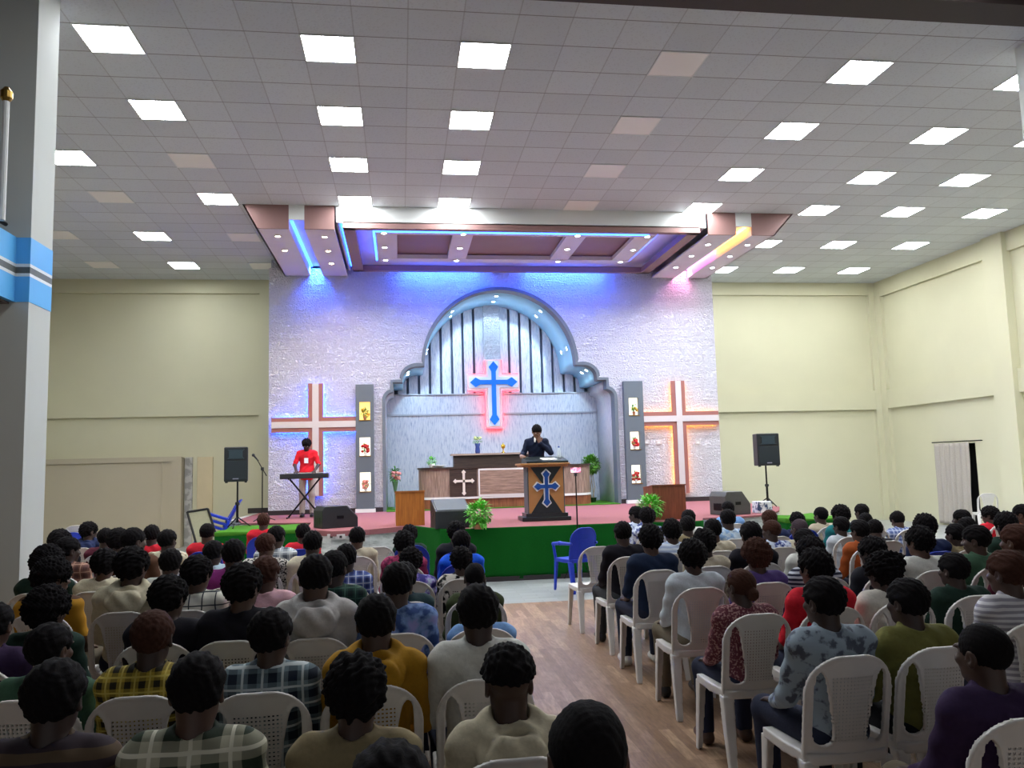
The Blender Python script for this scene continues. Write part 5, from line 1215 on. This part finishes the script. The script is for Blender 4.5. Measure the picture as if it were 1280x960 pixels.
P_ = [
 # left block
 (73, 662, 'r', 'mid', 'shirt', 'dark', 'person in a dark top with frizzy hair, beside the big column'),
 (82, 672, 'R', 'short', 'shirt', 'brplaid', 'person in a brown plaid shirt looking right, near the column'),
 (109, 652, 'R', 'mid', 'hoodie', 'navy', 'person in a navy hooded top under the stacked white chair'),
 (131, 660, 0, 'short', 'shirt', 'maroon', 'person in maroon beside the navy hooded top'),
 (146, 661, 'r', 'mid', 'shirt', 'maroon', 'person with bushy hair in maroon, in front of the brown-collared one'),
 (164, 660, 'R', 'fade', 'shirt', 'brownj', 'person looking right with a flat haircut by the partition'),
 (56, 682, 'r', 'afro', 'shirt', 'dgreen', 'person with a big afro in dark green, against the column'),
 (62, 697, 'R', 'afro', 'jacket', 'mustj', 'person in a mustard and brown jacket looking right'),
 (130, 686, 0, 'mid', 'shirt', 'cream', 'person in a plain cream collared shirt, left block'),
 (161, 684, 'r', 'mid', 'hoodie', 'creamh', 'person in a cream hooded sweatshirt, left block'),
 (55, 733, 'r', 'afro', 'shirt', 'dgreen', 'person with a bushy afro behind the mustard jacket'),
 (-8, 753, 0, 'short', 'shirt', 'dpurple', 'person in dark purple cut by the left edge of the photo'),
 (56, 780, 'r', 'short', 'shirt', 'green', 'person in grey-green with a brown head below the bushy afro'),
 (67, 826, 0, 'short', 'shirt', 'bsripe2', 'person in brown stripes, nearest at the bottom left corner'),
 (189, 656, 0, 'short', 'tee', 'red', 'person in a red shirt before the cream partition'),
 (207, 662, 'r', 'short', 'shirt', 'crprint', 'person in a cream printed shirt behind the red one by the partition'),
 (212, 686, 0, 'short', 'shirt', 'white', 'person in white with round short hair, left block'),
 (243, 694, 'r', 'mid', 'shirt', 'wpane', 'person in a white windowpane-check shirt'),
 (206, 719, 'r', 'mid', 'tee', 'black', 'person in black behind the white windowpane-check shirt'),
 (259, 654, 0, 'fade', 'tee', 'red', 'person in red just below the stacked blue chairs'),
 (264, 676, 'r', 'short', 'shirt', 'lbw', 'person in a pale blue and white top behind the red one by the blue stack'),
 (291, 674, 0, 'short', 'shirt', 'magenta', 'person in a magenta-purple shirt, left block'),
 (300, 704, 'r', 'mid', 'shirt', 'black', 'person in a black collarless top left of the pink shirt'),
 (329, 641, 0, 'short', 'tee', 'red', 'person in red on a blue chair, tallest head before the turf platform'),
 (344, 657, 'r', 'short', 'shirt', 'grplaid', 'person in a broad grey and white plaid shirt'),
 (330, 666, 'r', 'short', 'shirt', 'houn', 'person with brownish hair in black and white houndstooth'),
 (329, 696, 'r', 'short', 'shirt', 'pink', 'person in a pale pink collared shirt'),
 (378, 654, 0, 'short', 'tee', 'red', 'person in red on a blue chair below the left wedge monitor'),
 (390, 663, 0, 'short', 'shirt', 'cream', 'person in a cream shirt in front of the grey hooded one'),
 (393, 692, 0, 'short', 'hoodie', 'grey', 'person in a light grey hooded sweatshirt'),
 (415, 689, 'r', 'fade', 'shirt', 'gplaid', 'person in dark green plaid right of the grey hooded one'),
 (432, 679, 0, 'short', 'shirt', 'blplaid', 'person in a blue plaid shirt'),
 (446, 658, 0, 'short', 'shirt', 'beige', 'person in beige before the grey stage front sockets'),
 (333, 762, 'r', 'short', 'shirt', 'bwplaid', 'person in navy and white plaid, front centre of the left block'),
 (512, 656, 0, 'mid', 'shirt', 'dgreen', 'person with frizzy hair below the oak lectern'),
 (505, 663, 0, 'mid', 'shirt', 'magprint', 'person in a magenta printed shirt'),
 (514, 687, 'D', 'mid', 'shirt', 'pprint', 'person in a purple and blue printed shirt, head bowed'),
 (496, 702, 0, 'short', 'shirt', 'tied', 'person in a blue tie-dye denim shirt'),
 (505, 703, 0, 'short', 'shirt', 'slate', 'person in dark slate seated ahead of the blue tie-dye shirt'),
 (470, 742, 0, 'short', 'hoodie', 'must', 'person in a mustard hooded top'),
 (570, 651, 0, 'mid', 'shirt', 'dark', 'person with dark frizzy hair in front of the central wedge monitor'),
 (576, 663, 0, 'short', 'tee', 'blue', 'person in a bright blue shirt before the green cloth'),
 (577, 683, 0, 'mid', 'shirt', 'bwprint', 'person in a black and white printed shirt by the aisle'),
 (593, 704, 0, 'buzz', 'shirt', 'oliveg', 'person in dark olive green by the aisle'),
 (602, 733, 0, 'short', 'shirt', 'lblue', 'person in light blue seated ahead of the off-white shirt'),
 (597, 731, 0, 'short', 'shirt', 'white', 'person in an off-white shirt by the aisle with a long neck'),
 (635, 803, 0, 'tall', 'hoodie', 'creamh', 'person in a pale hooded top with a skin fade and wide ears'),
 (735, 880, 0, 'buzz', 'shirt', 'dark', 'person with a close-cropped round head at the bottom, nearest the aisle'),
 (446, 818, 0, 'mid', 'shirt', 'khaki', 'person in khaki with a large dark head, bottom left of the aisle'),
 (245, 815, 0, 'short', 'shirt', 'flan', 'person in wide green and white flannel plaid at the bottom'),
 (190, 764, 0, 'fade', 'shirt', 'yplaid', 'person in yellow and black plaid with reddish hair'),
 (487, 930, 0, 'short', 'shirt', 'dpurple', 'person whose dark head just rises at the bottom edge'),
 # right block
 (778, 651, 0, 'short', 'shirt', 'black', 'person in a black shirt, first at the aisle in the right block'),
 (796, 633, 'L', 'short', 'shirt', 'patb', 'person in a white and blue patterned shirt below the right bush'),
 (809, 634, 0, 'mid', 'shirt', 'patb', 'person with round bushy hair in front of the right bush'),
 (813, 655, 0, 'mid', 'tee', 'navyt', 'person in a navy tee shirt by the aisle'),
 (840, 648, 0, 'mid', 'shirt', 'bstripe', 'person in a pale blue striped shirt'),
 (861, 637, 0, 'short', 'shirt', 'white', 'person in white below the red-brown lectern'),
 (859, 645, 0, 'short', 'shirt', 'khaki', 'person with a dark head right below the red-brown lectern'),
 (866, 674, 0, 'mid', 'shirt', 'paleg', 'person in a pale grey-blue shirt by the aisle'),
 (891, 648, 0, 'short', 'shirt', 'beige', 'person in a cream striped shirt beside the pale blue print'),
 (910, 626, 0, 'short', 'shirt', 'lblue', 'person in light blue just below the right wedge monitor'),
 (910, 636, 0, 'short', 'shirt', 'lbprint', 'person in a pale blue printed shirt, right block'),
 (879, 661, 'r', 'mid', 'shirt', 'beige', 'person in a plain beige top with bushy hair, right block'),
 (939, 652, 0, 'short', 'shirt', 'black', 'person in black ahead of the reddish afro'),
 (946, 672, 0, 'afro', 'tee', 'purple', 'person with a reddish-brown afro in a purple tee'),
 (962, 637, 0, 'short', 'shirt', 'navy', 'person with reddish short hair by the patterned box'),
 (967, 650, 'L', 'fade', 'shirt', 'patb', 'person with a brown crop in a purple and white pattern, looking left'),
 (929, 711, 'l', 'bun', 'shirt', 'tweed', 'woman with a low bun in a maroon tweed top'),
 (997, 640, 0, 'mid', 'shirt', 'navy', 'person in navy before the right turf platform'),
 (1001, 649, 'l', 'buzz', 'shirt', 'cream', 'person with a grizzled cropped head in cream'),
 (1007, 661, 'l', 'short', 'shirt', 'white', 'person in off-white behind the grizzled head'),
 (1015, 670, 'l', 'mid', 'shirt', 'nstripe', 'person in navy and white stripes'),
 (1022, 684, 'l', 'mid', 'tee', 'red', 'person in a red tee, right block'),
 (1033, 720, 'l', 'short', 'shirt', 'gprint', 'person in a grey-blue printed shirt, right of the woman with the bun'),
 (1027, 634, 'l', 'fade', 'shirt', 'beige', 'person in beige at the edge of the right turf platform'),
 (1052, 631, 'l', 'mid', 'shirt', 'teal', 'person in teal with full hair, right block'),
 (1078, 630, 'l', 'short', 'shirt', 'dark', 'person in the back right group with the highest round head'),
 (1083, 642, 0, 'short', 'shirt', 'dark', 'person in dark below the highest round head'),
 (1053, 646, 'l', 'short', 'shirt', 'paleg', 'person in a pale grey shirt, right block'),
 (1077, 650, 'l', 'short', 'shirt', 'rust', 'person in a rust-orange top'),
 (1099, 651, 'D', 'short', 'shirt', 'black', 'person leaning forward in black with a pale collar'),
 (1127, 640, 'D', 'short', 'shirt', 'blcheck', 'person in blue check, leaning, before the right corner'),
 (1092, 671, 'l', 'mid', 'shirt', 'dark', 'woman in dark clothes beside the rust-orange top'),
 (1107, 690, 'l', 'puff', 'tee', 'redcol', 'woman with curly puffs of hair in a white top'),
 (1156, 642, 0, 'mid', 'shirt', 'navy', 'person in blue with drooping dark hair left of the curtain'),
 (1152, 657, 'l', 'mid', 'tee', 'white', 'person in a plain white tee, far right'),
 (1205, 637, 'L', 'short', 'shirt', 'dgreen', 'person below the curtain looking left'),
 (1210, 646, 0, 'short', 'shirt', 'dark', 'person below the curtain in dark clothes, second row of that group'),
 (1197, 654, 'l', 'short', 'hoodie', 'khaki', 'person in a khaki hooded top below the curtain'),
 (1240, 634, 'L', 'mid', 'shirt', 'red', 'person in rose red below the empty white chair'),
 (1258, 640, 0, 'mid', 'shirt', 'dgreen', 'person with a bushy dark head right of the empty white chair'),
 (1224, 657, 'L', 'short', 'shirt', 'green', 'person in green looking left, far right'),
 (1272, 655, 'l', 'short', 'shirt', 'maroon', 'person with reddish hair at the right edge'),
 (1196, 691, 'l', 'short', 'jacket', 'dgreen', 'person in a black-green jacket, right block'),
 (1281, 630, 'L', 'short', 'shirt', 'rust', 'person half cut by the right edge, farthest back'),
 (1262, 688, 'l', 'short', 'shirt', 'wstripe', 'person in white and grey stripes with reddish hair'),
 (1138, 723, 'l', 'short', 'shirt', 'olive', 'person in an olive green sweater'),
 (1236, 781, 'l', 'buzz', 'shirt', 'dpurple', 'person in dark purple at the bottom right'),
 (1350, 760, 'l', 'short', 'shirt', 'paleg', 'person in pale grey cut by the right edge'),
]
ROWS = [1.5, 2.46, 3.38, 4.4, 5.4, 6.38, 7.36, 8.35, 9.32, 10.28, 11.22, 12.1]
BROWN = {190, 329, 330, 946, 962, 967, 1272, 1262, 929}
FORCE = {(505, 703): 4, (602, 733): 3, (512, 656): 8, (929, 711): 3, (778, 651): 6, (813, 655): 5, (866, 674): 4, (1033, 720): 2, (-8, 753): 4.15, (55, 733): 4.5, (1078, 630): 10.1, (1083, 642): 8.95, (1077, 650): 7.3, (1053, 646): 8.3, (1262, 688): 3.8, (1272, 655): 5.0, (1240, 634): 9.1, (393, 692): 4.4, (415, 689): 5.4, (1205, 637): 8.4, (1210, 646): 7.55, (1001, 649): 7.6, (1027, 634): 9.6, (997, 640): 9.3}
BLUE_ON = {(329, 641), (378, 654), (570, 651), (576, 663), (259, 654), (512, 656), (1156, 642), (997, 640)}
HT = {'short': .017, 'fade': .013, 'afro': .042, 'mid': .028, 'bun': .012, 'puff': .034, 'tall': .035, 'buzz': .006}
placed = []
rp = random.Random(11)
def solve():
    occ = []
    for it in sorted(P_, key=lambda q: -q[1]):
        x, y, pose, hair = it[:4]; d = ray(x, y); k = -1/d.z
        base = (1.215 if pose == 'D' else 1.231)+HT[hair]
        cand = []
        for j, yb in enumerate(ROWS):
            X = d.x*(yb+.2); yb = yb+(.13*max(0, -X-.5) if X < 1 else .14*max(0, X-2)); yh = yb+.2; z = CAM_H-yh/k; X = d.x*yh
            if not (.86*base < z < 1.13*base): continue
            pen = abs(z/base-.96)*7
            for (oj, ox) in occ:
                if oj == j and abs(ox-X) < .38: pen += (.38-abs(ox-X))*9
            if yb > 11.6 and -2.6 < X < 7.5: pen += 9
            cand.append((pen, j, X, z/base, yb))
        if (x, y) in FORCE:
            j = FORCE[(x, y)]; yb = ROWS[j] if isinstance(j, int) else j; yh = yb+.2; z = CAM_H-yh/k; best = (0, j, d.x*yh, min(1.1, max(.86, z/base)), yb)
        elif cand: best = min(cand)
        else:
            yh = (CAM_H-base)*k; best = (0, -1, d.x*yh, 1.0, yh-.2)
        pen, j, X, sc, yb = best
        occ.append((j, X)); placed.append((it, X, yb, sc, pen, j))
solve()
if 0:
    for i_, a_ in enumerate(placed):
        for b_ in placed[:i_]:
            if math.hypot(a_[1]-b_[1], (a_[2]-b_[2])*.6) < .36: print('NEAR', a_[0][:2], b_[0][:2], '%.2f,%.2f %.2f,%.2f' % (a_[1], a_[2], b_[1], b_[2]))
nl = set()
for it, X, yb, sc, pen, j in placed:
    x, y, pose, hair, style, tk, lab = it
    rz = rp.uniform(-.05, .05)
    assert lab not in nl; nl.add(lab)
    seated(X, yb+.3, sc, rz, pose, hair, style, T[tk], lab, M_HAIRB if x in BROWN else (M_HAIRG if (x, y) == (1001, 649) else None), rp.randrange(3), rp.randrange(5), rp.randrange(3), rp.uniform(.97, 1.04))
    blue = (x, y) in BLUE_ON
    short = lab.replace('person', '').replace('woman', '').strip()
    who = ('woman ' if lab.startswith('woman') else 'person ')+short
    ws = who.split()[:11]
    chair(X+rp.uniform(-.015, .015), yb+.3, rz, ('blue' if blue else 'white')+' plastic chair of the '+' '.join(ws), blue, 'blue plastic chairs of the congregation' if blue else 'white plastic chairs of the congregation')
if 0:
    for q in placed: print('pen=','%-60s X=%.2f row=%.1f Yb=%.2f sc=%.2f pen=%.2f' % (q[0][6][:60], q[1], q[5], q[2], q[3], q[4]))

# empty chairs
chair(2.03, 8.66, .05, 'empty white plastic chair at the aisle, ahead of the black shirt')
p = at(470, 690, 9.3); chair(-.3, 9.6, .1, 'empty white plastic chair behind the beige shirt, left block')
p = onz(1231, 640, .6); chair(at(1231, 630, 16.3).x, 16.3, -.4, 'empty white plastic chair standing before the right doorway curtain')
# blue armchair in front of the stage
p = onz(722, 738, 0); chair(p.x-.02, p.y, .34, 'empty blue plastic armchair facing the stage, between aisle and green cloth', True, 'blue armchair', True)
# chairs stacked in the left corner
q = at(268, 660, 17.0)
for k, w_ in enumerate(('bottom', 'second', 'third', 'fourth', 'topmost')):
    chair(q.x-.25+.05*k, 17.0, PI/2-.25, '%s chair of the blue stack in the left corner' % w_, True, 'stacked blue chairs', False, .1+.095*k, (.34, 0, PI/2+.26))
q = at(101, 655, 14.2)
chair(q.x, 14.2, .15, 'white chair leaning on the blue one by the left partition', False, 'chairs by the left partition', False, .1)
chair(q.x-.02, 14.05, .1, 'blue chair behind the white one by the left partition', True, 'chairs by the left partition', True, 0)

# ------------------------------------------------------------------ preacher and keyboard player
def standing(P, loc, rz, sc, hair, style, m, trm, label, skin, extra=None):
    g = link('person', P.body(.0065), M_SKIN[skin]); g.location = loc; g.rotation_euler = (0, 0, rz); g.scale = (sc, sc, sc); tag(g, label, 'person')
    hair_on(g, P, hair, M_HAIR)
    link('shirt', P.shirt(style, .0075), m, g); link('trousers', P.trousers(), trm, g)
    for k in (0, 1): link('shoe', P.shoe(k), SHM[1], g)
    for s in (-1, 1):
        c = P.O+P.M@A(s*.031, .083, .006)
        e = MB().sphere((0, 0, 0), (.0095, .006, .0065), 12, 8).build('eye', M_EYE, g, True); e.matrix_local = Matrix.Translation(Vector(c)) @ Matrix(P.M.tolist()).to_4x4()
        i = MB().sphere((0, .0045, 0), (.0045, .003, .0045), 10, 6).build('iris', M_IRIS, e, True)
    return g
# preacher: facing the hall, leaning over the lectern, right fist at his mouth, left hand on the lectern top
ps = Pose(stand=True, lean=.12, pitch=.45, arms=([A(-.25, .14, 1.16), A(.25, .12, 1.14)], [A(-.03, .235, 1.34), A(.32, .33, 1.12)], [A(.1, -.1, 1), A(-.05, 1, -.2)]))
ps.nrm = [A(0, 1, .1), A(0, .1, 1)]; ps.curl = [1.25, .35]; ps.flip = [0, 0]
pr = standing(ps, (lp.x-.03, LY+.78, SZ), PI, 1.0, 'short', 'jacket', cloth('navy_sweater', srgb(28, 36, 58)), TRM[1], 'preacher in a navy sweater and white collar leaning on the lectern, hand at mouth', 3)
b = MB(); N = ps.N
F = Field(N+A(-.13, -.12, -.08), N+A(.13, .14, .09), .006); F.torus(N+A(0, .0, .012), .062, .011, 2.6, -.3, .006); F.cone(N+A(-.035, .062, .006), N+A(-.05, .115, -.06), .019, .014, .01).cone(N+A(.035, .062, .006), N+A(.05, .115, -.06), .019, .014, .01)
link('collar', F.mesh('collar'), M_WHITE, pr)
# keyboard player in red, both hands on the keys, lanyard badge
kb_top = kz_+.12
ks = Pose(stand=True, lean=.05, pitch=.5, arms=([A(-.25, .08, 1.12), A(.25, .08, 1.12)], [A(-.19, .31, kb_top+.04), A(.19, .31, kb_top+.04)], [A(.05, 1, -.25), A(-.05, 1, -.25)]))
kp = standing(ks, (kc.x, KY+.42, SZ), PI, .97, 'mid', 'tee', cloth('red_tee', srgb(216, 34, 48)), cloth('pale_trousers', srgb(176, 168, 160)), 'keyboard player in a red shirt with a white lanyard badge', 0)
g = MB()
c = A(0, .16, 1.24)
b = MB().box((0, .175, 1.2), (.085, .006, .11), None, .002); b.build('badge', plain('badge_white', srgb(232, 234, 238), .4), kp)
MB().tube([(-.06, .06, 1.43), (-.05, .12, 1.36), (-.005, .175, 1.25)], .004, 5).tube([(.06, .06, 1.43), (.05, .12, 1.36), (.005, .175, 1.25)], .004, 5).build('lanyard', M_BLACK, kp)
